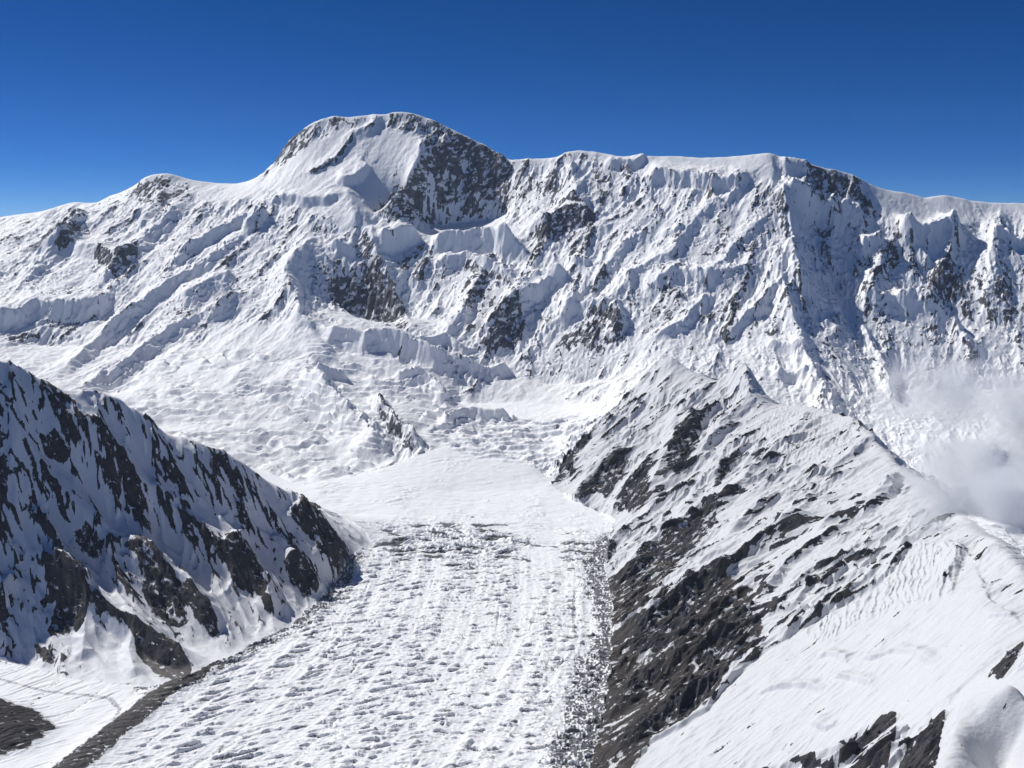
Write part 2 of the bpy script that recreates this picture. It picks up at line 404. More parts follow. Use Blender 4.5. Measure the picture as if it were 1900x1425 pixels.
ROCKS_M = [
 ([(0, 402), (60, 398), (58, 420), (40, 450), (0, 455)], .55), ([(128, 377), (165, 395), (168, 425), (150, 462), (110, 470), (55, 465), (90, 425)], .75),
 ([(262, 334), (300, 327), (350, 339), (352, 348), (330, 370), (290, 395), (268, 385), (240, 368)], .9), ([(178, 384), (218, 364), (230, 372), (190, 400)], .7),
 ([(170, 470), (240, 440), (262, 450), (255, 500), (220, 525), (170, 505)], .7), ([(290, 425), (340, 372), (376, 376), (330, 410), (295, 434)], .6),
 ([(285, 490), (330, 468), (390, 455), (350, 480), (300, 505)], .6), ([(330, 565), (430, 510), (462, 545), (400, 590), (300, 612)], .55),
 ([(95, 605), (150, 590), (200, 565), (180, 592), (110, 640), (85, 650)], .6), ([(0, 620), (60, 600), (60, 650), (20, 670), (0, 665)], .45),
 ([(508, 308), (530, 262), (560, 237), (600, 212), (645, 213), (640, 224), (600, 247), (560, 277), (530, 300)], .8),
 ([(662, 248), (682, 222), (705, 214), (694, 245), (672, 254)], .7), ([(708, 230), (730, 207), (770, 209), (830, 233), (800, 250), (760, 242), (715, 238)], .72),
 ([(788, 250), (835, 236), (880, 260), (950, 305), (955, 340), (935, 372), (860, 365), (790, 395), (710, 385), (720, 365), (780, 310)], .80),
 ([(690, 405), (700, 385), (790, 390), (800, 400), (720, 418)], .6), ([(880, 262), (930, 288), (960, 330), (940, 345), (900, 330)], .8),
 ([(608, 525), (640, 505), (692, 500), (768, 590), (742, 614), (660, 590), (615, 562)], .95), ([(690, 470), (705, 460), (730, 520), (720, 540)], .5),
 ([(470, 500), (500, 400), (540, 425), (535, 500), (480, 515)], .5), ([(440, 560), (480, 520), (540, 500), (540, 560), (500, 590)], .4),
 ([(730, 468), (790, 462), (790, 520), (760, 530), (730, 510)], .6), ([(795, 520), (870, 488), (950, 520), (960, 600), (880, 600), (820, 560)], .62),
 ([(900, 600), (960, 560), (985, 600), (955, 650), (905, 660)], .7), ([(955, 330), (1010, 330), (1065, 325), (1060, 352), (1040, 366), (1000, 360), (965, 366)], .7),
 ([(1030, 385), (1065, 378), (1110, 400), (1100, 450), (1090, 472), (1030, 476), (985, 465), (970, 440), (1020, 420)], .8),
 ([(1062, 300), (1110, 287), (1120, 320), (1120, 362), (1080, 336)], .6), ([(1110, 350), (1190, 352), (1195, 390), (1150, 408), (1110, 385)], .75),
 ([(1195, 400), (1230, 350), (1270, 370), (1240, 400)], .5), ([(1270, 380), (1310, 350), (1340, 356), (1310, 388)], .5),
 ([(1070, 520), (1120, 480), (1138, 512), (1100, 544), (1078, 548)], .7), ([(1145, 490), (1165, 475), (1170, 495), (1150, 500)], .7),
 ([(1280, 480), (1330, 440), (1400, 425), (1420, 470), (1330, 495)], .55), ([(1190, 548), (1250, 510), (1330, 520), (1400, 490), (1440, 520), (1420, 600), (1200, 605)], .6),
 ([(1035, 622), (1100, 575), (1128, 570), (1157, 600), (1150, 642), (1120, 658), (1075, 640), (1040, 652)], .85), ([(1090, 692), (1150, 650), (1200, 640), (1150, 692)], .6),
 ([(1180, 622), (1230, 570), (1252, 590), (1210, 634)], .7), ([(1310, 622), (1350, 575), (1410, 560), (1410, 620), (1340, 634)], .6), ([(1400, 620), (1440, 570), (1460, 590), (1420, 660)], .5),
 ([(1495, 338), (1510, 300), (1545, 309), (1578, 328), (1570, 362), (1550, 372), (1500, 362)], .85), ([(1572, 338), (1600, 345), (1615, 370), (1638, 402), (1610, 408), (1588, 370)], .95),
 ([(1436, 330), (1446, 356), (1466, 400), (1466, 472), (1440, 460), (1434, 420)], .7), ([(1400, 470), (1440, 440), (1450, 500), (1410, 520)], .5),
 ([(1540, 440), (1580, 440), (1590, 520), (1545, 520)], .5), ([(1642, 462), (1656, 446), (1674, 460), (1674, 492), (1640, 502)], .9), ([(1680, 500), (1720, 470), (1740, 530), (1690, 550)], .6),
 ([(1690, 540), (1750, 482), (1836, 500), (1838, 582), (1780, 592), (1700, 565)], .75), ([(1850, 520), (1900, 500), (1900, 590), (1840, 600)], .5), ([(1690, 580), (1740, 590), (1760, 640), (1700, 640)], .6),
 ([(1440, 560), (1480, 500), (1540, 540), (1520, 590), (1470, 580)], .5), ([(1480, 420), (1530, 410), (1540, 470), (1480, 470)], .35),
 ([(1175, 722), (1200, 700), (1232, 660), (1250, 640), (1240, 672), (1210, 710), (1182, 735)], .8), ([(1760, 560), (1800, 540), (1830, 610), (1800, 640)], .5),
 ([(990, 600), (1030, 570), (1040, 600), (1000, 640)], .45), ([(700, 770), (740, 800), (775, 830), (760, 842), (730, 815), (705, 795)], .8),
]
RIBS_R = [   # upwards: the shaded rock side lies below and to the right
 ([(1000, 905), (1030, 868), (1062, 825), (1106, 786)], 30, 30, 9, 1.0, 11), ([(1055, 940), (1090, 895), (1125, 858), (1165, 828)], 40, 34, 20, 1.0, 22),
 ([(1130, 965), (1165, 905), (1205, 868), (1225, 850)], 40, 30, 18, .95, 22), ([(1180, 945), (1220, 890), (1245, 830), (1290, 765), (1300, 755)], 50, 34, 26, 1.0, 30),
 ([(1230, 905), (1290, 850), (1340, 800), (1372, 775)], 25, 24, 10, .5), ([(1320, 895), (1345, 855), (1384, 822)], 25, 26, 9, .95, 12),
 ([(1125, 1078), (1165, 1060), (1200, 1025), (1255, 985), (1300, 950), (1330, 938), (1380, 900)], 55, 40, 24, 1.0, 40),
 ([(1122, 1052), (1132, 1012), (1165, 982), (1200, 955), (1240, 915)], 30, 20, 10, .9, 11), ([(1135, 1168), (1200, 1158), (1228, 1128), (1265, 1112), (1285, 1086), (1335, 1066), (1400, 1025), (1470, 985), (1530, 940)], 60, 44, 30, 1.0, 46),
 ([(1130, 1250), (1200, 1200), (1290, 1150), (1345, 1122), (1400, 1080), (1440, 1050)], 30, 30, 20, .8, 34), ([(1110, 1340), (1200, 1270), (1300, 1210), (1400, 1130), (1450, 1110)], 30, 30, 20, .8, 30),
 ([(1130, 1420), (1200, 1350), (1290, 1290), (1370, 1240), (1440, 1190)], 25, 30, 16, .8, 24),
 ([(1280, 1340), (1360, 1255), (1420, 1205), (1520, 1140), (1590, 1100), (1640, 1072), (1692, 1008)], 22, 22, 9, .9, 8), ([(1400, 1225), (1500, 1155), (1560, 1115), (1640, 1055)], 14, 10, 6, .8, 5),
 ([(1400, 1120), (1440, 1070), (1500, 1020), (1550, 985), (1570, 965)], 30, 26, 12, .85, 13), ([(1450, 1110), (1500, 1065), (1560, 1030), (1620, 990)], 24, 22, 9, .8, 9),
 ([(1400, 1020), (1440, 985), (1480, 955), (1510, 930)], 24, 22, 9, .8, 9), ([(1500, 1000), (1550, 965), (1575, 960), (1620, 930), (1660, 890)], 30, 24, 12, .85, 12),
 ([(1410, 990), (1450, 975), (1490, 930), (1520, 905)], 18, 20, 8, .7), ([(1590, 965), (1640, 925), (1668, 880)], 30, 22, 12, .8, 12), ([(1420, 1140), (1470, 1120), (1520, 1060)], 18, 18, 8, .7),
 ([(1240, 800), (1270, 760), (1310, 720), (1330, 708)], 25, 24, 10, .4), ([(1300, 845), (1340, 790), (1400, 752), (1436, 756)], 25, 24, 12, .5), ([(1440, 840), (1480, 800), (1500, 760)], 18, 24, 10, .2),
 ([(1400, 885), (1450, 840), (1520, 775)], 20, 26, 10, .2), ([(1580, 800), (1595, 782), (1600, 778)], 20, 14, 9, .9, 10), ([(1580, 850), (1610, 820), (1630, 818)], 20, 18, 9, .5),
 ([(1500, 900), (1560, 860), (1600, 830)], 18, 22, 9, .3), ([(1450, 930), (1500, 885), (1540, 870)], 18, 22, 9, .35), ([(1398, 765), (1384, 725), (1368, 686)], 70, 22, 34),
 ([(1245, 690), (1242, 664)], 25, 20, 20), ([(1340, 1000), (1400, 950), (1440, 910)], 24, 24, 9, .5), ([(1345, 935), (1390, 880), (1420, 860)], 20, 22, 9, .4),
 ([(1745, 1100), (1765, 1060), (1780, 1014)], 25, 20, 14, .55, 14), ([(1260, 960), (1300, 905), (1340, 870)], 22, 24, 10, .3),
 # bumps, crevasse lips and the cut edges of the near snow slope (left to right)
 ([(1512, 1225), (1535, 1216), (1560, 1222), (1575, 1230)], 15, 18, 3), ([(1590, 1225), (1620, 1220), (1660, 1214), (1690, 1218), (1740, 1232)], 14, 18, 3), ([(1400, 1290), (1450, 1278), (1495, 1275), (1530, 1288)], 14, 18, 3),
 ([(1500, 1345), (1535, 1350), (1556, 1345)], 11, 18, 3), ([(1835, 1150), (1855, 1146), (1880, 1150)], 11, 18, 3), ([(1540, 1260), (1580, 1262), (1620, 1278)], 12, 16, 3),
 ([(1170, 1435), (1205, 1380), (1260, 1350), (1310, 1318), (1355, 1262), (1400, 1225)], 18, 40, 4),
]
ROCKS_R = [
 ([(1000, 908), (1030, 868), (1060, 820), (1106, 786), (1092, 812), (1066, 845), (1066, 872), (1040, 888)], 1.0), ([(1068, 925), (1085, 905), (1120, 865), (1155, 828), (1163, 850), (1160, 882), (1150, 892), (1125, 922), (1108, 912)], 1.0),
 ([(1225, 892), (1243, 830), (1260, 795), (1285, 770), (1303, 788), (1300, 815), (1280, 852), (1262, 882)], 1.1), ([(1325, 892), (1345, 852), (1382, 823), (1362, 856), (1336, 892)], .9),
 ([(1135, 937), (1180, 890), (1206, 870), (1206, 920), (1190, 942), (1175, 957), (1150, 937)], 1.0), ([(1124, 1052), (1130, 1010), (1166, 981), (1142, 1010), (1136, 1036)], 1.0),
 ([(1128, 1078), (1165, 1060), (1200, 1025), (1260, 980), (1300, 950), (1328, 938), (1332, 960), (1310, 992), (1290, 1012), (1262, 1042), (1225, 1076), (1200, 1120), (1140, 1160)], 1.0),
 ([(1135, 1170), (1200, 1157), (1225, 1128), (1262, 1112), (1280, 1088), (1310, 1082), (1335, 1066), (1400, 1026), (1430, 1030), (1400, 1060), (1440, 1080), (1440, 1120), (1470, 1130), (1440, 1180), (1400, 1216), (1350, 1262), (1310, 1316), (1250, 1350), (1206, 1376), (1165, 1440), (1060, 1470), (1094, 1425), (1120, 1320), (1134, 1200)], 1.25),
 ([(1430, 1430), (1468, 1402), (1560, 1376), (1612, 1352), (1638, 1330), (1672, 1326), (1662, 1370), (1655, 1440)], 1.3), ([(1658, 1430), (1700, 1362), (1757, 1308), (1748, 1350), (1728, 1440)], 1.3),
 ([(1832, 1254), (1868, 1206), (1905, 1188), (1884, 1230), (1862, 1257)], 1.1), ([(1592, 800), (1592, 778), (1600, 782), (1590, 815)], .9), ([(1535, 990), (1560, 960), (1576, 966), (1566, 1000)], 1.0),
 ([(1655, 905), (1670, 880), (1680, 890), (1668, 912)], .8), ([(1350, 1080), (1400, 1040), (1460, 1000), (1440, 1040), (1380, 1090)], .6),
]
SNOW_R = [([(1335, 1120), (1400, 1072), (1402, 1090), (1345, 1128)], -.9), ([(1258, 1142), (1275, 1140), (1268, 1158), (1258, 1158)], -.8), ([(1310, 1112), (1338, 1084), (1345, 1080), (1325, 1112)], -.8), ([(1260, 1190), (1290, 1172), (1294, 1180), (1265, 1196)], -.7),
 ([(1320, 1225), (1355, 1190), (1350, 1205), (1325, 1232)], -.6), ([(1290, 1212), (1310, 1200), (1306, 1214), (1294, 1220)], -.6), ([(1230, 1285), (1240, 1262), (1234, 1290)], -.5), ([(1368, 1150), (1400, 1120), (1390, 1150)], -.5),
 ([(1505, 1385), (1570, 1376), (1555, 1425), (1525, 1425)], -1.2), ([(1662, 1328), (1730, 1318), (1690, 1372), (1668, 1385), (1660, 1425), (1650, 1425), (1664, 1360)], -1.4)]
RIBS_L = [   # downwards: the shaded rock side lies below and to the left
 ([(20, 690), (30, 760), (45, 820), (80, 880), (150, 960), (230, 1010), (300, 1050), (350, 1110)], 40, 40, 30, .35), ([(70, 720), (120, 800), (210, 900), (300, 960), (380, 1010), (440, 1060), (500, 1120)], 45, 40, 26, .45),
 ([(130, 740), (180, 830), (280, 930), (350, 970), (420, 1020), (470, 1060)], 40, 36, 24, .45), ([(230, 760), (300, 860), (370, 950), (430, 1010), (500, 1060)], 40, 36, 22, .45), ([(310, 805), (370, 880), (430, 960), (500, 1010), (560, 1070), (590, 1105)], 45, 36, 22, .5),
 ([(420, 850), (470, 930), (530, 990), (580, 1050), (625, 1065)], 35, 30, 20, .45), ([(45, 1010), (100, 1060), (160, 1120), (220, 1155), (262, 1185), (330, 1230), (362, 1252)], 60, 40, 20, .9, 14),
 ([(20, 690), (15, 780), (20, 880), (40, 990)], 30, 30, 26), ([(225, 1020), (270, 1050), (310, 1080), (350, 1108), (372, 1135), (408, 1184)], 70, 30, 40, .9, 40), ([(410, 1034), (450, 1050), (492, 1096), (508, 1146)], 60, 26, 28, 1, 30),
 ([(525, 1052), (560, 1066), (598, 1106)], 45, 24, 18, 1, 22), ([(540, 930), (575, 990), (610, 1036), (650, 1044)], 55, 30, 34, .9, 34), ([(55, 960), (80, 985), (108, 1018)], 20, 20, 8, .9, 9), ([(410, 975), (430, 1000), (450, 1028)], 20, 18, 9, .9, 10),
 ([(25, 1070), (10, 1105), (0, 1130)], 40, 18, 16), ([(100, 1060), (140, 1090), (172, 1112)], 40, 20, 34, 1, 50), ([(165, 1122), (160, 1160), (150, 1230)], 30, 30, 18), ([(250, 1180), (240, 1215), (255, 1262)], 22, 20, 16),
]
ROCKS_L = [
 ([(652, 1038), (640, 1000), (600, 955), (560, 925), (545, 935), (538, 965), (565, 1000), (600, 1028), (645, 1046)], 1.0), ([(570, 1012), (585, 1010), (605, 1040), (632, 1062), (610, 1062), (585, 1036)], .9), ([(532, 1058), (560, 1065), (592, 1102), (566, 1108), (540, 1082)], 1.0),
 ([(72, 706), (95, 704), (126, 745), (124, 764), (100, 742)], .9), ([(154, 722), (200, 719), (226, 745), (230, 762), (190, 765), (164, 745)], .8), ([(270, 770), (310, 800), (300, 805), (275, 790)], .8), ([(380, 828), (415, 830), (440, 850), (420, 862), (390, 850)], .8), ([(280, 790), (330, 850), (380, 900), (360, 900), (300, 840)], .6),
 ([(72, 806), (100, 806), (130, 850), (120, 870), (85, 855)], .95), ([(60, 870), (110, 860), (150, 880), (110, 930), (75, 920)], .55), ([(180, 880), (230, 870), (300, 940), (310, 1000), (260, 980), (200, 920)], .7), ([(225, 1022), (260, 1024), (290, 1050), (312, 1080), (352, 1110), (350, 1156), (330, 1162), (290, 1142), (270, 1110), (250, 1052)], 1.1),
 ([(362, 1130), (390, 1134), (412, 1180), (396, 1192), (370, 1166)], 1.1), ([(420, 1044), (446, 1045), (482, 1080), (496, 1100), (502, 1142), (470, 1112), (430, 1082)], 1.1), ([(134, 985), (160, 974), (196, 1010), (182, 1032), (146, 1016)], .95), ([(88, 1168), (100, 1130), (114, 1090), (118, 1068), (150, 1098), (172, 1115), (158, 1165), (120, 1178)], 1.2),
 ([(250, 1200), (264, 1186), (330, 1216), (362, 1242), (342, 1264), (290, 1262), (264, 1232)], 1.2), ([(64, 1195), (85, 1198), (114, 1226), (85, 1232)], 1.1), ([(12, 1105), (28, 1090), (44, 1110), (42, 1140), (20, 1125)], .8), ([(50, 1050), (60, 1050), (66, 1090), (60, 1110)], .7),
 ([(300, 960), (360, 960), (400, 1010), (390, 1040), (330, 1000)], .6), ([(310, 1040), (380, 1050), (420, 1090), (400, 1110), (340, 1080)], .7), ([(190, 750), (240, 790), (260, 830), (220, 800)], .5), ([(60, 730), (80, 760), (70, 770)], .6), ([(420, 870), (450, 880), (440, 930), (420, 920)], .7), ([(100, 880), (130, 960), (110, 960), (80, 900)], .4),
]
for p in RIBS_M: rib('M', *p)
for poly, val in ROCKS_M: patch(ROCK, 'M', poly, val * 1.16, soft=7)
for p in RIBS_R: rib('R', *p)
for p in ROCKS_R: patch(ROCK, 'R', *p, soft=5)
SOLID = np.zeros_like(X)
patch(SOLID, 'R', [(1128, 1170), (1200, 1157), (1225, 1128), (1262, 1112), (1280, 1088), (1310, 1084), (1335, 1072), (1370, 1060), (1330, 1110), (1400, 1090), (1400, 1130), (1420, 1160), (1400, 1190), (1350, 1262), (1310, 1316), (1250, 1350), (1206, 1376), (1165, 1440), (1040, 1480), (1094, 1425), (1115, 1320), (1130, 1200)], 1.0, 6)
patch(SOLID, 'R', [(1120, 1080), (1160, 1062), (1190, 1050), (1215, 1072), (1200, 1110), (1150, 1155), (1125, 1160)], 1.0, 5)
for p in ROCKS_R[-6:-3] + ROCKS_R[:7]: patch(SOLID, 'R', p[0], .92, 4)
for p in ROCKS_L:
    if p[1] >= .95: patch(SOLID, 'L', p[0], .92, 5)
for p in RIBS_L: rib('L', *p)
for p in ROCKS_L: patch(ROCK, 'L', *p, soft=6)
patch(SMOOTH, 'R', [(1160, 1440), (1206, 1376), (1310, 1316), (1400, 1222), (1520, 1150), (1640, 1080), (1700, 1000), (1790, 1005), (1840, 1110), (1960, 1200), (1860, 1205), (1760, 1300), (1660, 1330), (1560, 1380), (1400, 1440)], 1.0, 6)
patch(SMOOTH, 'R', [(1735, 1440), (1770, 1350), (1790, 1280), (1850, 1255), (1950, 1230), (1950, 1500), (1735, 1500)], 1.0, 3, .4)
for poly in ([(480, 345), (520, 300), (600, 250), (700, 225), (770, 250), (790, 300), (740, 345), (690, 400), (690, 440), (640, 420), (560, 380)], [(1110, 285), (1430, 282), (1440, 330), (1390, 325), (1200, 330)], [(1600, 340), (1910, 372), (1910, 400), (1780, 420), (1660, 420), (1630, 390)], [(0, 590), (60, 575), (150, 580), (210, 545), (100, 560), (0, 575)],
             [(380, 600), (600, 600), (700, 610), (830, 640), (760, 640), (600, 660), (380, 650)], [(840, 745), (900, 700), (960, 700), (1060, 740), (1150, 740), (1080, 775), (950, 785), (850, 770)], [(700, 425), (930, 405), (980, 440), (960, 465), (800, 460)], [(350, 335), (480, 335), (500, 370), (380, 372)]):
    patch(SMOOTH, 'M', poly, .85, 10)
patch(ICE, 'M', [(150, 720), (260, 690), (330, 640), (450, 645), (570, 680), (640, 770), (720, 860), (600, 910), (480, 870), (250, 780)], 1.0, 14)
patch(ICE, 'M', [(560, 640), (640, 640), (840, 690), (860, 760), (1040, 790), (1060, 840), (860, 840), (800, 830), (690, 770), (600, 710)], .9, 10)
patch(ICE, 'M', [(1080, 800), (1150, 740), (1190, 740), (1140, 790), (1080, 850), (1040, 870)], .6, 10)
TRACED = ROCK.copy()
Z0 = Z.copy()
Z = Z + DZ

def grid_grad(z):
    g = z.reshape(NR, NA)
    dr = np.gradient(g.astype(np.float64), rad, axis=0); dt = np.gradient(g.astype(np.float64), th.astype(np.float64), axis=1) / rad[:, None]
    s, c = np.sin(TH), np.cos(TH)
    return (dr * s + dt * c).ravel().astype(F32), (dr * c - dt * s).ravel().astype(F32)

# ------------------------------------------------------------------ down-slope ribs and gullies, snow filling the hollows of the rock
gx = samp1(bgx, X, Y).astype(F32); gy = samp1(bgy, X, Y).astype(F32)
slope0 = np.hypot(gx, gy)
DET = np.zeros_like(X); TAL = np.zeros_like(X); RK = np.zeros_like(X)
FX, FY = grid_grad(Z); SL1 = np.hypot(FX, FY)

def surface(reg, bias, k, scales, nsnow, rsc, ram, base_rock, seed, stretch=2.2, streak=4.0, crunch=4.0):
    s = SEL[reg]
    x, y = X[s], Y[s]
    m = np.maximum(slope0[s], .05)
    a = gx[s] / m * (1 - k) - bias[0] * k; b = gy[s] / m * (1 - k) - bias[1] * k
    wob = .7 * fbm(x / 700, y / 700, 3, seed + 5)
    a, b = a - wob * b, b + wob * a
    steep = sstep(.12, .5, slope0[s]) * (1 - .85 * SMOOTH[s]) * (1 - .8 * ICE[s])
    mod = .35 + 1.3 * sstep(-.4, .5, fbm(x / 520, y / 520, 3, seed + 9))
    hs = np.zeros(len(s), F32); hr = np.zeros(len(s), F32)
    for n, (wl, amp) in enumerate(scales):
        c, ax, ay = gullies(x, y, a, b, wl, seed + n)
        c = 1 - 2 * np.sqrt(np.clip((1 - c) * .5, 0, 1))       # sharp crests, rounded floors
        hr += amp * c
        if n < nsnow: hs += amp * (.8 if n == 0 else .6) * c
        a = a + .5 * amp * ax; b = b + .5 * amp * ay
    hs *= steep * mod; hr *= steep * mod
    # rock: broken blocks drawn out down the slope
    q = math.hypot(*bias); dx, dy = bias[0] / q, bias[1] / q
    p1, p2 = (x * dx + y * dy) / (rsc * stretch), (-x * dy + y * dx) / rsc
    p2 = p2 + .35 * fbm(x / 90, y / 90, 2, seed + 21)
    rr = ridged(p1, p2, 3, seed + 23, .6)
    lo0 = fbm(x / 300, y / 300, 2, seed + 37)
    stk = fbm(p1 * .45, p2 * 1.1, 3, seed + 33)
    ram = ram * (.22 + .78 * sstep(.55, 1.05, SL1[s]))
    hr += ram * 1.7 * (rr - .42)
    lo = fbm(x / 240, y / 240, 4, seed + 25)
    want = np.maximum(ROCK[s], (base_rock + .45 * lo) * (1 - SMOOTH[s]) * (1 - .7 * ICE[s]) * sstep(.35, .8, slope0[s])) + .35 * (sstep(.8, 1.7, SL1[s]) - .15) * (1 - .6 * SMOOTH[s]) * (1 - .6 * ICE[s])
    want = want - .55 * NOR[s] * (TRACED[s] < .7)
    hr += ram * 1.5 * (want - .62)
    hs += crunch * (ridged(x / (rsc * 2.1) + .3 * lo0, y / (rsc * 1.7), 3, seed + 35, .6) - .4) * (1 - .75 * SMOOTH[s]) * (1 - .6 * ICE[s])
    hs += streak * stk * (1 - .6 * SMOOTH[s]) * (1 - .7 * ICE[s])
    hs += ram * .10 * fbm(x / 45, y / 45, 4, seed + 27, .6) * (1 - .5 * SMOOTH[s]) + ram * .3 * fbm(x / 170, y / 170, 3, seed + 29)
    d = hr - hs; TAL[s] = sstep(.75, .35, SL1[s])
    DET[s] += hs + np.where(d > 0, d * .8, 0)
    RK[s] = sstep(-.05 * ram, .12 * ram, d)
surface('M', (-.62, -.78), .62, [(460, 20), (210, 13), (95, 8), (46, 4)], 4, 56., 17., .53, 101, 1.7, 6., 11.)
surface('R', (-.96, -.30), .75, [(260, 19), (120, 14), (56, 8), (27, 3.4)], 4, 34., 9., .14, 202, 4.0, 7., 3.)
surface('L', (.76, -.65), .75, [(300, 17), (140, 11), (64, 8), (30, 3.6)], 3, 40., 11., .46, 303, 2.6, 5., 3.)
cl = np.zeros_like(X)
for poly in ([(1150, 1205), (1178, 1162), (1262, 1112), (1285, 1086), (1330, 1070), (1345, 1090), (1300, 1125), (1290, 1150), (1300, 1180), (1240, 1206), (1200, 1228), (1160, 1216)], [(1340, 1135), (1400, 1100), (1470, 1090), (1460, 1130), (1400, 1160), (1350, 1165)],
             [(1290, 1212), (1330, 1180), (1400, 1160), (1400, 1195), (1340, 1225), (1300, 1230)], [(1132, 1305), (1170, 1262), (1240, 1228), (1230, 1255), (1180, 1300), (1140, 1320)], [(1130, 1385), (1180, 1335), (1262, 1292), (1385, 1235), (1400, 1222), (1350, 1262), (1310, 1316), (1250, 1345), (1180, 1385)],
             [(1128, 1080), (1165, 1060), (1200, 1025), (1230, 1060), (1200, 1085), (1165, 1090)], [(1430, 1430), (1468, 1402), (1560, 1376), (1640, 1330), (1672, 1326), (1655, 1440)], [(1658, 1430), (1700, 1362), (1757, 1308), (1728, 1440)]):
    patch(cl, 'R', poly, 1.0, 9)
s = SEL['R']; TAL[s] = np.where((SOLID[s] > .3) & (U[s] < 1440) & (V[s] > 1040), 1 - cl[s], 0)
ss = np.nonzero((SOLID > .2) & (IDS == 1))[0]; x, y = X[ss], Y[ss]
DET[ss] += SOLID[ss] * (cl[ss] * 13 * (ridged((x * .95 + y * .3) / 110, (y * .95 - x * .3) / 38 + .3 * fbm(x / 80, y / 80, 2, 6), 3, 403, .6) - .35) + 5 * (ridged((x * .95 + y * .3) / 150, (y * .95 - x * .3) / 30, 3, 404) - .4))
s = SEL['M']; x, y, z = X[s], Y[s], Z[s]
w1 = 1.5 * fbm(x / 190, y / 190, 3, 501) + .8 * fbm(x / 60, y / 60, 2, 503)
ph = z / 62 + w1; fr = ph - np.floor(ph); st1 = np.where(fr < .8, fr / .8, (1 - fr) / .2) - .5
ph = z / 27 + 1.7 * w1; fr = ph - np.floor(ph); st2 = np.where(fr < .72, fr / .72, (1 - fr) / .28) - .5
fm_ = (1 - .85 * SMOOTH[s]) * (1 - ICE[s]) * sstep(.25, .5, slope0[s])
DET[s] += fm_ * (19 * st1 * sstep(-.05, .3, fbm(x / 230, y / 230, 3, 505)) + 8 * st2 * sstep(-.1, .25, fbm(x / 150, y / 150, 3, 507)))
# folds of the near snow slope
s = np.nonzero((IDS == 1) & (SMOOTH > .02))[0]; x, y = X[s], Y[s]
near = np.zeros_like(X); patch(near, 'R', [(1735, 1440), (1770, 1350), (1790, 1280), (1850, 1252), (1990, 1220), (2000, 1600), (1735, 1600)], 1.0, 4, .4)
DET[s] += SMOOTH[s] * (1 - .85 * near[s]) * (11 * fbm(x / 170, y / 150, 3, 511) + 5.0 * ridged((x * .95 + y * .3) / 120, (y * .95 - x * .3) / 26, 3, 513) + 1.4 * fbm(x / 30, y / 18, 3, 515))
for reg, ex, ey in (('L', .76, -.65), ('R', -.95, -.3)):
    s = np.nonzero((IDS == 'GRLM'.index(reg)) & (SOLID > .05) & (TAL < .5))[0]; x, y = X[s], Y[s]
    a_, b_ = x * ex + y * ey, y * ex - x * ey
    DET[s] += SOLID[s] * (16 * (ridged(a_ / 120 + .4 * fbm(x / 60, y / 60, 2, 521), b_ / 46, 3, 523, .6) - .4) + 5 * (ridged(a_ / 40, b_ / 22, 2, 525) - .4))
# flutes of the steep ice on the near right slope
s = SEL['R']
fl = np.zeros_like(X); patch(fl, 'R', [(1480, 1180), (1600, 1100), (1700, 1010), (1790, 1010), (1770, 1100), (1700, 1125), (1600, 1150), (1520, 1195)], 1.0, 5)
patch(fl, 'R', [(1150, 890), (1165, 850), (1230, 820), (1215, 860), (1180, 905)], 1.0, 5); patch(fl, 'R', [(1350, 820), (1440, 755), (1600, 785), (1560, 860), (1450, 860)], .6, 12)
s = np.nonzero(fl > .01)[0]
c = ridged((X[s] * .42 + Y[s] * .9) / 170, (X[s] * .9 - Y[s] * .42) / 21 + .5 * fbm(X[s] / 70, Y[s] / 70, 2, 5), 2, 401)
DET[s] += fl[s] * 11 * c

# seracs and crevasses of the ice dome and icefalls
s = np.nonzero(ICE > .02)[0]
def saw(ph, st):                                           # long tread, short riser that faces down the slope
    fr = ph - np.floor(ph); return np.where(fr < 1 - st, fr / (1 - st), (1 - fr) / st) - .5
x, y, z = X[s], Y[s], Z[s]
ph = z / 64 + 1.6 * fbm(x / 620, y / 360, 2, 41) + .4 * fbm(x / 150, y / 90, 2, 43)
pm = sstep(-.15, .2, fbm(x / 330, y / 260, 3, 45))
p2 = z / 30 + .9 * fbm(x / 160, y / 160, 3, 42); pm2 = sstep(-.05, .25, fbm(x / 210, y / 170, 3, 49))
DET[s] += ICE[s] * (42 * saw(ph, .22) * pm + 18 * saw(p2, .3) * pm2 + 24 * fbm(x / 300, y / 300, 2, 46) + 3 * fbm(x / 60, y / 40, 2, 48))
fall = np.zeros_like(X)
for q in ('M', 'G', 'R'): patch(fall, q, [(800, 800), (830, 780), (950, 782), (1100, 772), (1130, 790), (1080, 830), (1030, 880), (980, 862), (900, 846), (850, 838)], 1.0, 12)
s = np.nonzero(fall > .02)[0]; x, y = X[s], Y[s]
ph = -(y + 40 * fbm(x / 200, y / 90, 3, 51)) / 58
DET[s] += fall[s] * (30 * saw(ph, .28) * sstep(-.3, .2, fbm(x / 200, y / 120, 3, 52)) + 9 * fbm(x / 50, y / 35, 3, 53) + 20 * fbm(x / 220, y / 160, 2, 54))

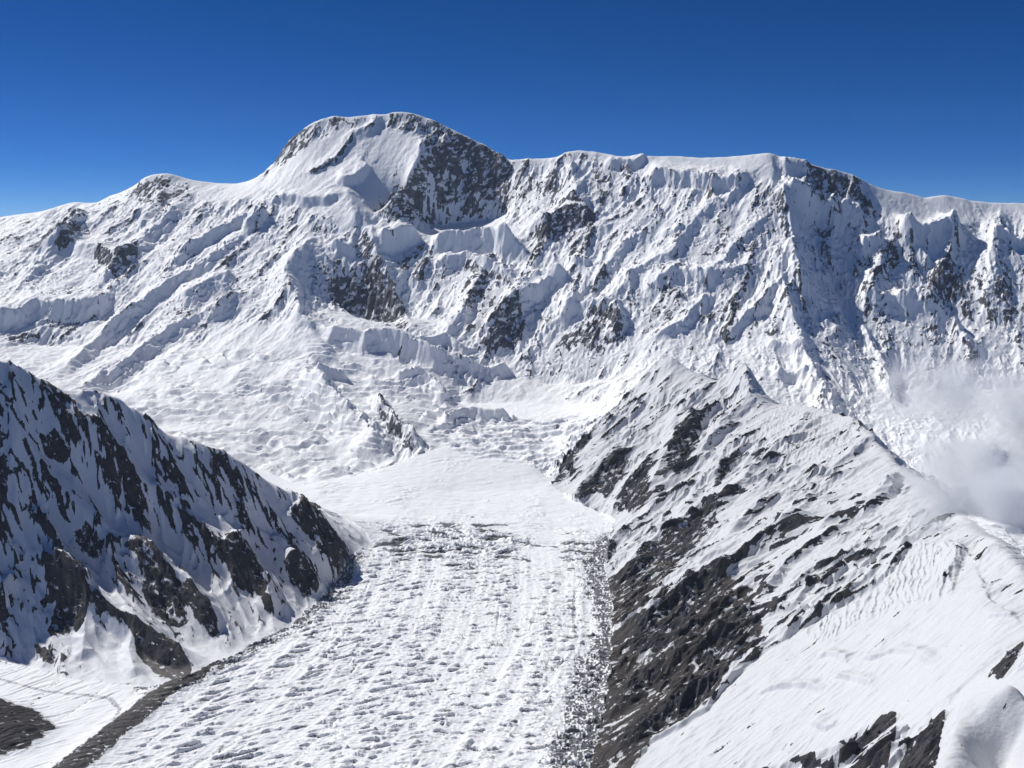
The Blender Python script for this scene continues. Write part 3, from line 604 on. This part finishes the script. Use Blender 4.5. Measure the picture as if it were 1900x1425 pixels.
# ------------------------------------------------------------------ glacier surface
s = SEL['G']
x, y, u, v = X[s], Y[s], U[s], V[s]
redge = np.array([(p[1], p[0]) for p in LG(R_FOOT)][::-1]); ledge = np.array([(p[1], p[0]) for p in LG(L_FOOT)])
ro = np.interp(y, *redge[np.argsort(redge[:, 0])].T); dR = ro - x                     # metres from the right margin
d_l, _, _ = seg_dist(x, y, [(p[0], p[1]) for p in LG(L_FOOT[:11])]); dL = d_l
upper = sstep(-1, 1, (y - np.interp(x, [-900, -600, -350, -150, 50, 250, 400, 520], [5250, 5480, 5600, 5480, 5100, 4950, 5300, 5500]) + 420 * fbm(x / 220, y / 320, 4, 60)) / 430)
xc = np.interp(y, [2400, 3100, 3600, 4150, 4800, 5500, 6200], [-900, -600, -420, -290, -250, -240, -100])
c = x - xc                                             # metres across the stream
yy = y + c ** 2 / 4200.0 - .22 * c * sstep(4400, 3200, y) + 60 * fbm(x / 500, y / 500, 3, 61)
n1 = noise(c / 95, yy / 42, 62); n2 = noise(c / 40, yy / 18, 63); n3 = noise(c / 16, yy / 9, 64)
band = fbm(c / 85, y / 1800, 3, 80)
dens = .4 * sstep(-.45, .45, fbm(x / 420, y / 520, 3, 65)) + .7 * sstep(-.35, .35, band)
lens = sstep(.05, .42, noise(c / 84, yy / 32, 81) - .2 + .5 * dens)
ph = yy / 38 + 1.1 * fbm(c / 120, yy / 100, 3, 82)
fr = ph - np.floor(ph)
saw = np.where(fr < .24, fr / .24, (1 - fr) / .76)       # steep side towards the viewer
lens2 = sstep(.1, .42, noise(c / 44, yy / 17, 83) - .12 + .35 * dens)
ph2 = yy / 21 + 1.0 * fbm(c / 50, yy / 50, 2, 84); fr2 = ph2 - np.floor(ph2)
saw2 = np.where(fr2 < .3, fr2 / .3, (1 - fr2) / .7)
chan = sstep(.09, .02, np.abs(fbm(c / 210, y / 2600, 2, 86) + .05 * noise(c / 30, y / 60, 89))) * sstep(5000, 4600, y) * sstep(-.05, .3, fbm(c / 200, y / 420, 3, 94))
marg = np.clip(sstep(1.1, .25, (dR + 70 * fbm(x / 160, y / 260, 3, 66)) / np.interp(y, [3000, 3800, 4300, 5000, 5600], [290, 250, 150, 190, 120])) * sstep(5700, 5250, y), 0, 1)
marg = np.maximum(marg, sstep(180, 10, dL + 40 * fbm(x / 130, y / 130, 3, 67)) * .9)
# dense crevasse field below the first bend and the broken bands beside it
cf = sstep(0, 1, 1 - np.hypot((x + 330) / 560, (y - 5280) / 430) + .55 * fbm(x / 170, y / 120, 3, 78)) ** .7
cf2 = np.maximum(cf, .8 * sstep(0, 1, 1 - np.hypot((x - 380) / 190, (y - 5250) / 520) + .4 * fbm(x / 120, y / 160, 3, 79)))
up = 1 - .92 * upper
rg = ridged((c + .35 * y) / 190 + .3 * n2, (yy + 45 * fbm(c / 200, y / 150, 2, 85)) / 62, 3, 68, .55)
ph3 = (yy + 70 * fbm(c / 300, y / 140, 3, 85)) / 88; fr3 = ph3 - np.floor(ph3); saw3 = np.where(fr3 < .3, fr3 / .3, (1 - fr3) / .7)
h = (17 * lens * (saw - .5) + 9 * lens2 * (saw2 - .5) + 1.5 * n2 + 1.3 * n3) * up * (1 - .6 * cf2) + 9 * band * up - 4 * chan
h += cf2 * (46 * (rg - .4) + 5 * n2 + 3 * n3) + marg * (7 * ridged(x / 26, y / 30, 3, 69) - 2)
h += 9 * fbm(x / 500, y / 500, 2, 70) + upper * (12 * sstep(.0, .4, fbm(x / 260, y / 200, 3, 87)) * (rg - .4) + 4 * fbm(x / 90, y / 45, 4, 88))
xm = np.interp(y, [2400, 2800, 3150, 3500, 3800, 4000], [-2000, -1600, -1370, -1340, -1330, -1250])
calm = .3 + .7 * sstep(-60, 40, x - xm)
DET[s] += h * calm * sstep(0, 60, np.minimum(dR + 40, 400))
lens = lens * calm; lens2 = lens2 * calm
RK[s] = np.clip(.82 * marg * sstep(-1.0, .35, noise(x / 10, y / 13, 71) + .7 * noise(x / 34, y / 50, 72)), 0, 1)
RK[s] = np.maximum(RK[s], sstep(.0, .5, cf2) * .9 * sstep(.50, .30, rg + .08 * n3))
RK[s] = np.maximum(RK[s], .6 * chan * sstep(-.1, .4, noise(c / 12, y / 16, 90)))
RK[s] = np.maximum(RK[s], np.maximum(.60 * lens * sstep(.28, .06, fr), .46 * lens2 * sstep(.32, .08, fr2)) * up)  # risers and pits toned darker: dirty ice plus shade painted into the colour
# medial moraine and the debris hump of the side glacier
mor = LG([(395, 1226), (350, 1262), (300, 1292), (255, 1330), (200, 1372), (130, 1430), (60, 1490), (-40, 1580)])
d, side, t = seg_dist(x, y, [(p[0], p[1]) for p in mor])
dn = d + 16 * fbm(x / 60, y / 60, 3, 73)
DET[s] += 22 * sstep(130, 0, d) + 4 * fbm(x / 25, y / 25, 3, 74) * sstep(120, 60, d)
MOR = sstep(62 + 26 * t, 50 + 20 * t, dn)
RK[s] = np.maximum(RK[s], 1.1 * sstep(70 + 30 * t, 20 + 12 * t, dn) * sstep(-.9, -.1, noise(x / 9, y / 12, 96) + .6 * noise(x / 25, y / 40, 97) + .9 * sstep(60, 10, dn)))
hum = LG([(-120, 1300), (0, 1298), (60, 1316), (105, 1350), (60, 1390), (0, 1405), (-140, 1420)])
hp = [(p[0], p[1]) for p in hum]
d, _, _ = seg_dist(x, y, hp + [hp[0]]); d = np.where(in_poly(x, y, hp), d, -d)
DET[s] += 40 * sstep(-60, 160, d) + 9 * sstep(-40, 30, d) * (ridged((x * .8 + y * .6) / 90, (y * .8 - x * .6) / 28, 3, 95) - .4)
HUM = (d + 40 * fbm(x / 70, y / 40, 4, 75) > -5).astype(F32)
RK[s] = np.maximum(RK[s], 1.2 * sstep(-30, 50, d + 40 * fbm(x / 70, y / 40, 4, 75)))
tri = LG([(0, 1262), (80, 1282), (170, 1290), (205, 1296), (222, 1316), (212, 1340)])
d, _, _ = seg_dist(x, y, [(p[0], p[1]) for p in tri])
RK[s] = np.maximum(RK[s], .5 * sstep(26, 4, d + 12 * fbm(x / 50, y / 50, 3, 76)))
for p in SNOW_R:
    poly, val = p; q = np.zeros_like(X); patch(q, 'R', poly, val, 4); RK += q

# keep the traced skyline clean
s = np.nonzero((IDS == 3) & (RR.ravel() > 9500))[0]
d, _, _ = seg_dist(X[s], Y[s], [(p[0], p[1]) for p in sky3])
DET[s] *= .22 + .78 * sstep(0, 150, d)
Z = Z + DET
gx, gy = grid_grad(Z)
SLOPE = np.hypot(gx, gy).astype(F32)
# snow lies on the flatter tops of the rock, the steepest faces are bare
s = np.nonzero(IDS > 0)[0]
nz = noise(X[s] / 30, Y[s] / 30, 91) + .6 * noise(X[s] / 14, Y[s] / 14, 92)
qx = np.choose(IDS[s], [0, -.95, .76, -.62]).astype(F32); qy = np.choose(IDS[s], [1, -.3, -.65, -.78]).astype(F32)
brk = fbm((X[s] * qx + Y[s] * qy) / 95, (Y[s] * qx - X[s] * qy) / 27, 3, 93, .6)
lim = np.choose(IDS[s], [0, .62, .62, .85])
RK[s] = np.clip(np.maximum(RK[s] * sstep(-.22, .22, SLOPE[s] - lim + .45 * np.clip(TRACED[s], 0, 1) + .35 * nz), SOLID[s] * (.70 + .30 * nz + .75 * brk)), 0, 1)
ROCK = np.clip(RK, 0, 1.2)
# ------------------------------------------------------------------ meshes
def build_mesh(name, vid_mask_faces, attrs, mat):
    used = np.unique(vid_mask_faces)
    remap = np.zeros(len(X), np.int32); remap[used] = np.arange(len(used))
    f = remap[vid_mask_faces].astype(np.int32)
    me = bpy.data.meshes.new(name)
    me.vertices.add(len(used)); co = np.stack([X[used], Y[used], Z[used]], 1).astype(F32)
    me.vertices.foreach_set('co', co.ravel())
    me.loops.add(f.size); me.loops.foreach_set('vertex_index', f.ravel())
    me.polygons.add(len(f))
    me.polygons.foreach_set('loop_start', np.arange(0, f.size, 4, dtype=np.int32))
    me.polygons.foreach_set('use_smooth', np.ones(len(f), bool))
    me.update(calc_edges=True)
    for k, v in attrs.items():
        a = me.attributes.new(k, 'FLOAT', 'POINT'); a.data.foreach_set('value', v[used].astype(F32))
    me.materials.append(mat)
    o = bpy.data.objects.new(name, me); C.objects.link(o)
    return o

k, i = np.mgrid[0:NR - 1, 0:NA - 1]
v0 = (k * NA + i).ravel()
FACES = np.stack([v0, v0 + 1, v0 + NA + 1, v0 + NA], 1)
def node(nt, typ, **kw):
    n = nt.nodes.new(typ)
    for k, v in kw.items(): setattr(n, k, v)
    return n

def terrain_material(name, rock_a, rock_b, talus, scale, snow, lo=.40, hi=.60, speck=.35, fleck=.6, strata=1.0, fallang=17):
    m = bpy.data.materials.new(name); m.use_nodes = True
    nt = m.node_tree; pb = nt.nodes['Principled BSDF']; L = nt.links.new
    geo = node(nt, 'ShaderNodeNewGeometry')
    at = node(nt, 'ShaderNodeAttribute', attribute_name='rock')
    n1 = node(nt, 'ShaderNodeTexNoise'); n1.inputs['Scale'].default_value = 1 / (scale * 1.6); n1.inputs['Detail'].default_value = 4; n1.inputs['Roughness'].default_value = .65
    L(geo.outputs['Position'], n1.inputs['Vector'])
    sub = node(nt, 'ShaderNodeMath', operation='MULTIPLY_ADD'); L(n1.outputs[0], sub.inputs[0]); sub.inputs[1].default_value = speck * 2; sub.inputs[2].default_value = -speck
    add = node(nt, 'ShaderNodeMath', operation='ADD'); L(at.outputs['Fac'], add.inputs[0]); L(sub.outputs[0], add.inputs[1])
    mr = node(nt, 'ShaderNodeMapRange', interpolation_type='SMOOTHSTEP'); mr.inputs[1].default_value = lo; mr.inputs[2].default_value = hi; L(add.outputs[0], mr.inputs[0])
    mp = node(nt, 'ShaderNodeMapping', vector_type='TEXTURE'); mp.inputs['Scale'].default_value = (2.4, .75, strata); mp.inputs['Rotation'].default_value = (0, 0, math.radians(fallang)); L(geo.outputs['Position'], mp.inputs['Vector'])
    n2 = node(nt, 'ShaderNodeTexNoise'); n2.inputs['Scale'].default_value = 1 / (scale * 9); n2.inputs['Detail'].default_value = 7; n2.inputs['Roughness'].default_value = .68; L(mp.outputs[0], n2.inputs['Vector'])
    ct = node(nt, 'ShaderNodeMapRange'); ct.inputs[1].default_value = .34; ct.inputs[2].default_value = .66; L(n2.outputs[0], ct.inputs[0])
    c1 = node(nt, 'ShaderNodeMix', data_type='RGBA'); L(ct.outputs[0], c1.inputs[0]); c1.inputs[6].default_value = (*rock_a, 1); c1.inputs[7].default_value = (*rock_b, 1)
    ta = node(nt, 'ShaderNodeAttribute', attribute_name='talus')
    c2 = node(nt, 'ShaderNodeMix', data_type='RGBA'); L(ta.outputs['Fac'], c2.inputs[0]); L(c1.outputs[2], c2.inputs[6]); tv = node(nt, 'ShaderNodeMix', data_type='RGBA'); L(ct.outputs[0], tv.inputs[0]); tv.inputs[6].default_value = (*[q * .62 for q in talus], 1); tv.inputs[7].default_value = (*[q * 1.25 for q in talus], 1); L(tv.outputs[2], c2.inputs[7])
    nf = node(nt, 'ShaderNodeTexNoise'); nf.inputs['Scale'].default_value = 1 / (scale * 7); nf.inputs['Detail'].default_value = 7; nf.inputs['Roughness'].default_value = .66; L(mp.outputs[0], nf.inputs['Vector'])
    fk = node(nt, 'ShaderNodeMapRange', interpolation_type='SMOOTHSTEP'); fk.inputs[1].default_value = fleck - .02; fk.inputs[2].default_value = fleck + .04; L(nf.outputs[0], fk.inputs[0])
    tk = node(nt, 'ShaderNodeMath', operation='MULTIPLY_ADD'); L(ta.outputs['Fac'], tk.inputs[0]); tk.inputs[1].default_value = -.7; tk.inputs[2].default_value = 1
    fq = node(nt, 'ShaderNodeMath', operation='MULTIPLY'); L(fk.outputs[0], fq.inputs[0]); L(tk.outputs[0], fq.inputs[1])
    fi = node(nt, 'ShaderNodeMath', operation='SUBTRACT'); fi.inputs[0].default_value = 1; L(fq.outputs[0], fi.inputs[1])
    fm = node(nt, 'ShaderNodeMath', operation='MULTIPLY'); L(mr.outputs[0], fm.inputs[0]); L(fi.outputs[0], fm.inputs[1])
    c3 = node(nt, 'ShaderNodeMix', data_type='RGBA'); c3.inputs[6].default_value = (*snow, 1); L(c2.outputs[2], c3.inputs[7])
    L(c3.outputs[2], pb.inputs['Base Color']); L(fm.outputs[0], c3.inputs[0])
    rg = node(nt, 'ShaderNodeMapRange'); L(mr.outputs[0], rg.inputs[0]); rg.inputs[3].default_value = .62; rg.inputs[4].default_value = .9; L(rg.outputs[0], pb.inputs['Roughness'])
    pb.inputs['Specular IOR Level'].default_value = .25
    # fine relief below the mesh: rough on rock, wind crust on snow
    n3 = node(nt, 'ShaderNodeTexNoise'); n3.inputs['Scale'].default_value = 1 / (scale * 2.2); n3.inputs['Detail'].default_value = 6; n3.inputs['Roughness'].default_value = .62; L(geo.outputs['Position'], n3.inputs['Vector'])
    st = node(nt, 'ShaderNodeMapRange'); L(mr.outputs[0], st.inputs[0]); st.inputs[3].default_value = .35; st.inputs[4].default_value = 1.0
    bp = node(nt, 'ShaderNodeBump'); bp.inputs['Distance'].default_value = scale * 1.3; L(st.outputs[0], bp.inputs['Strength']); L(n3.outputs[0], bp.inputs['Height']); L(bp.outputs[0], pb.inputs['Normal'])
    return m
MAT = {'M': terrain_material('mountain snow and rock', (.045, .05, .065), (.17, .168, .18), (.2, .19, .19), 7.0, (.89, .90, .91), speck=.62, fleck=.55, strata=1.2, fallang=52),
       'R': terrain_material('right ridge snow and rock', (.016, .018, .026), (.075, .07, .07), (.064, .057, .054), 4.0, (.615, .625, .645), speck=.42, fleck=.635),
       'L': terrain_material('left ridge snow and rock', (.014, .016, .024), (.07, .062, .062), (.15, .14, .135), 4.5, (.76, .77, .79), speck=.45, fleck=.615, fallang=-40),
       'G': terrain_material('glacier ice and debris', (.075, .08, .09), (.22, .22, .23), (.2, .2, .2), 3.0, (.86, .87, .89), speck=.25, fleck=.60)}
def face_in(reg, poly, wob=.6):
    q = np.zeros_like(X); patch(q, reg, poly, 1.0, 2, wob); return q[FACES[:, 0]] > .5
FID = IDS[FACES[:, 0]].astype(np.int32)             # 0..3, further numbers below are cut out of these
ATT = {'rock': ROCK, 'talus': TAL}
cuts = []
def cut(name, reg, polys, parent, wob=.6, sel=None):
    m = np.zeros(len(FACES), bool)
    for poly in polys: m |= face_in(reg, poly, wob)
    if sel is not None: m &= sel
    m &= FID == 'GRLM'.index(reg)
    if m.sum() < 50: return
    n = 10 + len(cuts); FID[m] = n; cuts.append((n, name, reg, parent))
outer = {'R': [p[0] for p in ROCKS_R[:6]], 'L': [p[0] for p in ROCKS_L if p[1] >= .95]}
cut('snow_crest', 'R', [[(1655, 1445), (1700, 1362), (1757, 1309), (1790, 1282), (1850, 1254), (1905, 1232), (2100, 1180), (2100, 1600), (1640, 1600)]], None)
cut('snow_slope', 'R', [[(1160, 1440), (1206, 1376), (1310, 1316), (1400, 1222), (1520, 1150), (1640, 1080), (1700, 1000), (1790, 1005), (1840, 1110), (1960, 1200), (1860, 1205), (1760, 1300), (1690, 1370), (1640, 1600), (1100, 1600)]], 'R')
cut('scree_slope', 'R', [[(1128, 1170), (1200, 1157), (1225, 1128), (1262, 1112), (1280, 1088), (1310, 1084), (1335, 1072), (1370, 1060), (1400, 1090), (1420, 1160), (1350, 1262), (1310, 1316), (1206, 1376), (1165, 1440), (1040, 1600), (1094, 1425), (1115, 1320), (1130, 1200)]], 'R')
for poly in outer['R']: cut('rock_outcrop', 'R', [poly], 'R')
for poly in outer['L']: cut('rock_outcrop', 'L', [poly], 'L')
cut('rock_wall', 'M', [[(788, 250), (835, 228), (885, 256), (950, 300), (955, 345), (930, 405), (840, 420), (700, 424), (705, 385), (745, 345), (772, 300)]], 'summit')
cut('summit', 'M', [[(470, 350), (520, 270), (600, 190), (750, 180), (960, 290), (935, 405), (690, 430), (640, 400), (560, 370)]], 'M')
cut('ice_dome', 'M', [[(150, 720), (260, 690), (330, 640), (450, 640), (570, 680), (640, 770), (725, 862), (600, 930), (480, 880), (250, 790)]], 'M')
cut('icefall', 'M', [[(575, 640), (640, 640), (840, 690), (860, 760), (1060, 775), (1130, 770), (1060, 850), (860, 850), (800, 850), (690, 780), (600, 710)]], 'M')
cut('snow_basin', 'M', [[(850, 760), (880, 690), (960, 690), (1060, 725), (1170, 690), (1160, 740), (1080, 776), (950, 786)]], 'M')
cut('moraine', 'G', [], None) if False else None
md = np.zeros_like(X); md[SEL['G']] = MOR
FID[(md[FACES[:, 0]] > .5) & (FID == 0)] = 5
hd = np.zeros_like(X); hd[SEL['G']] = HUM
FID[(hd[FACES[:, 0]] > .5) & (FID == 0)] = 6
sg = np.array(xy(mor) + [(-9000, 2000), (-9000, 6000), (-3200, 4700)] + xy(LG(L_FOOT))[8:9])
FID[(FID == 0) & in_poly(X[FACES[:, 0]], Y[FACES[:, 0]], [tuple(p) for p in sg])] = 7
cut('crevasse_field', 'G', [[(655, 970), (760, 955), (900, 960), (960, 985), (960, 1040), (880, 1080), (760, 1090), (650, 1060)]], 'G')

MAT['D'] = terrain_material('moraine rubble', (.045, .043, .045), (.13, .122, .118), (.2, .2, .2), 3.0, (.80, .81, .83), speck=.3, fleck=.62)
MAT['H'] = terrain_material('wet dark rubble', (.022, .023, .028), (.075, .068, .066), (.2, .2, .2), 3.0, (.80, .81, .83), speck=.3, fleck=.62)
OB = {}
def top(key, n, name, reg, label, cat, kind='structure'):
    o = build_mesh(name, FACES[FID == n], ATT, MAT[reg]); o['kind'] = kind; o['label'] = label; o['category'] = cat; OB[key] = o
top('M', 3, 'mountain', 'M', 'long snow covered mountain wall with a domed summit, closing the view behind the glacier', 'mountain')
top('L', 2, 'ridge', 'L', 'dark shaded rock and snow ridge dropping to the left side of the glacier', 'ridge')
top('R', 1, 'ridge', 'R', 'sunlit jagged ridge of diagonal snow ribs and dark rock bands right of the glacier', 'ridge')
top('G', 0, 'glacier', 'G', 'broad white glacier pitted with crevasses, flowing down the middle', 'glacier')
top('S', 7, 'glacier', 'G', 'small flat side glacier at the bottom left, below the dark ridge', 'glacier')
top('D', 5, 'moraine', 'D', 'dark stripe of grey rubble between the side glacier and the broad glacier', 'moraine')
top('H', 6, 'debris_mound', 'H', 'dark rubble covered ice mound in the bottom left corner', 'mound')
for n, name, reg, parent in cuts:
    o = build_mesh(name, FACES[FID == n], ATT, MAT[reg])
    if parent is None:
        o['kind'] = 'structure'; o['label'] = 'nearest smooth snow crest with dark rock below it, bottom right corner'; o['category'] = 'crest'
    else: o.parent = OB[parent] if parent in OB else None
    if name == 'summit': OB['summit'] = o
for n, name, reg, parent in cuts:                     # the wall is cut before the summit that carries it
    if name == 'rock_wall': [q for q in bpy.data.objects if q.name.startswith('rock_wall')][0].parent = OB['summit']

# ------------------------------------------------------------------ clouds and air
import bmesh
def cloud(px, py, D, rx, ry, rz, dens, seed, label, col=(.93, .945, .97)):
    bm = bmesh.new(); bmesh.ops.create_icosphere(bm, subdivisions=4, radius=1.0)
    co = np.array([v.co for v in bm.verts])
    k = 1 + .28 * fbm(co[:, 0] * 1.3 + seed, co[:, 1] * 1.3 + co[:, 2], 3, seed)
    for v, q in zip(bm.verts, k): v.co = (v.co.x * rx * q, v.co.y * ry * q, v.co.z * rz * q)
    me = bpy.data.meshes.new('cloud'); bm.to_mesh(me); bm.free()
    o = bpy.data.objects.new('cloud', me); C.objects.link(o); o.location = P(px, py, D)
    m = bpy.data.materials.new('cloud'); m.use_nodes = True; nt = m.node_tree; L = nt.links.new
    nt.nodes.remove(nt.nodes['Principled BSDF'])
    pv = node(nt, 'ShaderNodeVolumePrincipled'); L(pv.outputs[0], nt.nodes['Material Output'].inputs['Volume'])
    pv.inputs['Color'].default_value = (*col, 1); pv.inputs['Anisotropy'].default_value = .1
    tc = node(nt, 'ShaderNodeTexCoord')
    sc = node(nt, 'ShaderNodeVectorMath', operation='MULTIPLY'); sc.inputs[1].default_value = (1 / rx, 1 / ry, 1 / rz); L(tc.outputs['Object'], sc.inputs[0])
    ln = node(nt, 'ShaderNodeVectorMath', operation='LENGTH'); L(sc.outputs[0], ln.inputs[0])
    nz = node(nt, 'ShaderNodeTexNoise', noise_dimensions='4D'); nz.inputs['W'].default_value = seed; nz.inputs['Scale'].default_value = 1 / 260.; nz.inputs['Detail'].default_value = 8; nz.inputs['Roughness'].default_value = .6; nz.inputs['Distortion'].default_value = .6; L(tc.outputs['Object'], nz.inputs['Vector'])
    fall = node(nt, 'ShaderNodeMapRange'); fall.inputs[1].default_value = .05; fall.inputs[2].default_value = 1.0; fall.inputs[3].default_value = .34; fall.inputs[4].default_value = -.42; L(ln.outputs['Value'], fall.inputs[0])
    nw = node(nt, 'ShaderNodeMath', operation='MULTIPLY_ADD'); L(nz.outputs[0], nw.inputs[0]); nw.inputs[1].default_value = 2.0; nw.inputs[2].default_value = -.5
    ad = node(nt, 'ShaderNodeMath', operation='ADD'); L(nw.outputs[0], ad.inputs[0]); L(fall.outputs[0], ad.inputs[1])
    mr = node(nt, 'ShaderNodeMapRange'); mr.inputs[1].default_value = .38; mr.inputs[2].default_value = .85; mr.inputs[3].default_value = 0; mr.inputs[4].default_value = dens; L(ad.outputs[0], mr.inputs[0])
    L(mr.outputs[0], pv.inputs['Density'])
    me.materials.append(m)
    o['label'] = label; o['category'] = 'cloud'; o['group'] = 'clouds drifting round the right ridge'
    return o
cloud(1760, 730, 7000, 800, 400, 430, .008, 3, 'thin grey cloud drifting across the foot of the rocky mountain wall')
cloud(1915, 790, 6300, 520, 340, 760, .011, 8, 'tall grey cloud bank at the right edge, behind the ridge')
cloud(1830, 948, 3850, 600, 330, 270, .017, 13, 'low grey cloud wrapped over the crest of the right ridge')
cloud(1790, 860, 6100, 560, 360, 270, .012, 21, 'bright white cloud filling the valley behind the right ridge')
bm = bmesh.new(); bmesh.ops.create_cube(bm, size=1.0)
for v in bm.verts: v.co = ((v.co.x) * 17000, v.co.y * 15200 + 6900, v.co.z * 3600 + 1500)
me = bpy.data.meshes.new('haze'); bm.to_mesh(me); bm.free()
hz = bpy.data.objects.new('haze', me); C.objects.link(hz); hz['kind'] = 'stuff'; hz['label'] = 'thin bluish air over the whole glacier valley'; hz['category'] = 'haze'
hm = bpy.data.materials.new('haze'); hm.use_nodes = True; hn = hm.node_tree; hn.nodes.remove(hn.nodes['Principled BSDF'])
hv = hn.nodes.new('ShaderNodeVolumePrincipled'); hv.inputs['Color'].default_value = (.68, .82, 1, 1); hv.inputs['Density'].default_value = 0.5e-5; hv.inputs['Anisotropy'].default_value = .2
hn.links.new(hv.outputs[0], hn.nodes['Material Output'].inputs['Volume']); me.materials.append(hm)
# ------------------------------------------------------------------ light, sky, camera
SUN_EL, SUN_B = math.radians(46.5), math.radians(30)       # elevation; turn from image-left towards the far side
sd = (-math.cos(SUN_EL) * math.cos(SUN_B), math.cos(SUN_EL) * math.sin(SUN_B), math.sin(SUN_EL))
import mathutils
sun = bpy.data.lights.new('sun', 'SUN'); sun.energy = 3.95; sun.angle = math.radians(.5); sun.color = (1, .975, .94)
so = bpy.data.objects.new('sun', sun); C.objects.link(so)
so.rotation_euler = mathutils.Vector(sd).to_track_quat('Z', 'Y').to_euler()
w = bpy.data.worlds.new('World'); bpy.context.scene.world = w; w.use_nodes = True
nt = w.node_tree; bg = nt.nodes['Background']
sk = nt.nodes.new('ShaderNodeTexSky'); sk.sky_type = 'NISHITA'; sk.sun_disc = False
sk.sun_elevation = SUN_EL; sk.sun_rotation = math.atan2(sd[0], sd[1])
sk.altitude = 6000; sk.air_density = 0.62; sk.dust_density = 0.0; sk.ozone_density = 7.0
hs = nt.nodes.new('ShaderNodeHueSaturation'); hs.inputs['Saturation'].default_value = 1.22; hs.inputs['Hue'].default_value = .506; hs.inputs['Value'].default_value = .88
nt.links.new(sk.outputs[0], hs.inputs['Color']); nt.links.new(hs.outputs[0], bg.inputs[0]); bg.inputs[1].default_value = .08
cam = bpy.data.cameras.new('camera'); co = bpy.data.objects.new('camera', cam); C.objects.link(co)
cam.sensor_width = 36; cam.lens = 36 * FOC / 1900; cam.clip_start = 1; cam.clip_end = 60000
co.location = (0, 0, CAM_Z); co.rotation_euler = (math.pi / 2 - PITCH, 0, 0)
bpy.context.scene.camera = co
bpy.context.scene.cycles.volume_bounces = 4
bpy.context.scene.cycles.max_bounces = 10
vs = bpy.context.scene.view_settings
vs.view_transform = 'Standard'; vs.look = 'None'; vs.exposure = .17; vs.gamma = 1
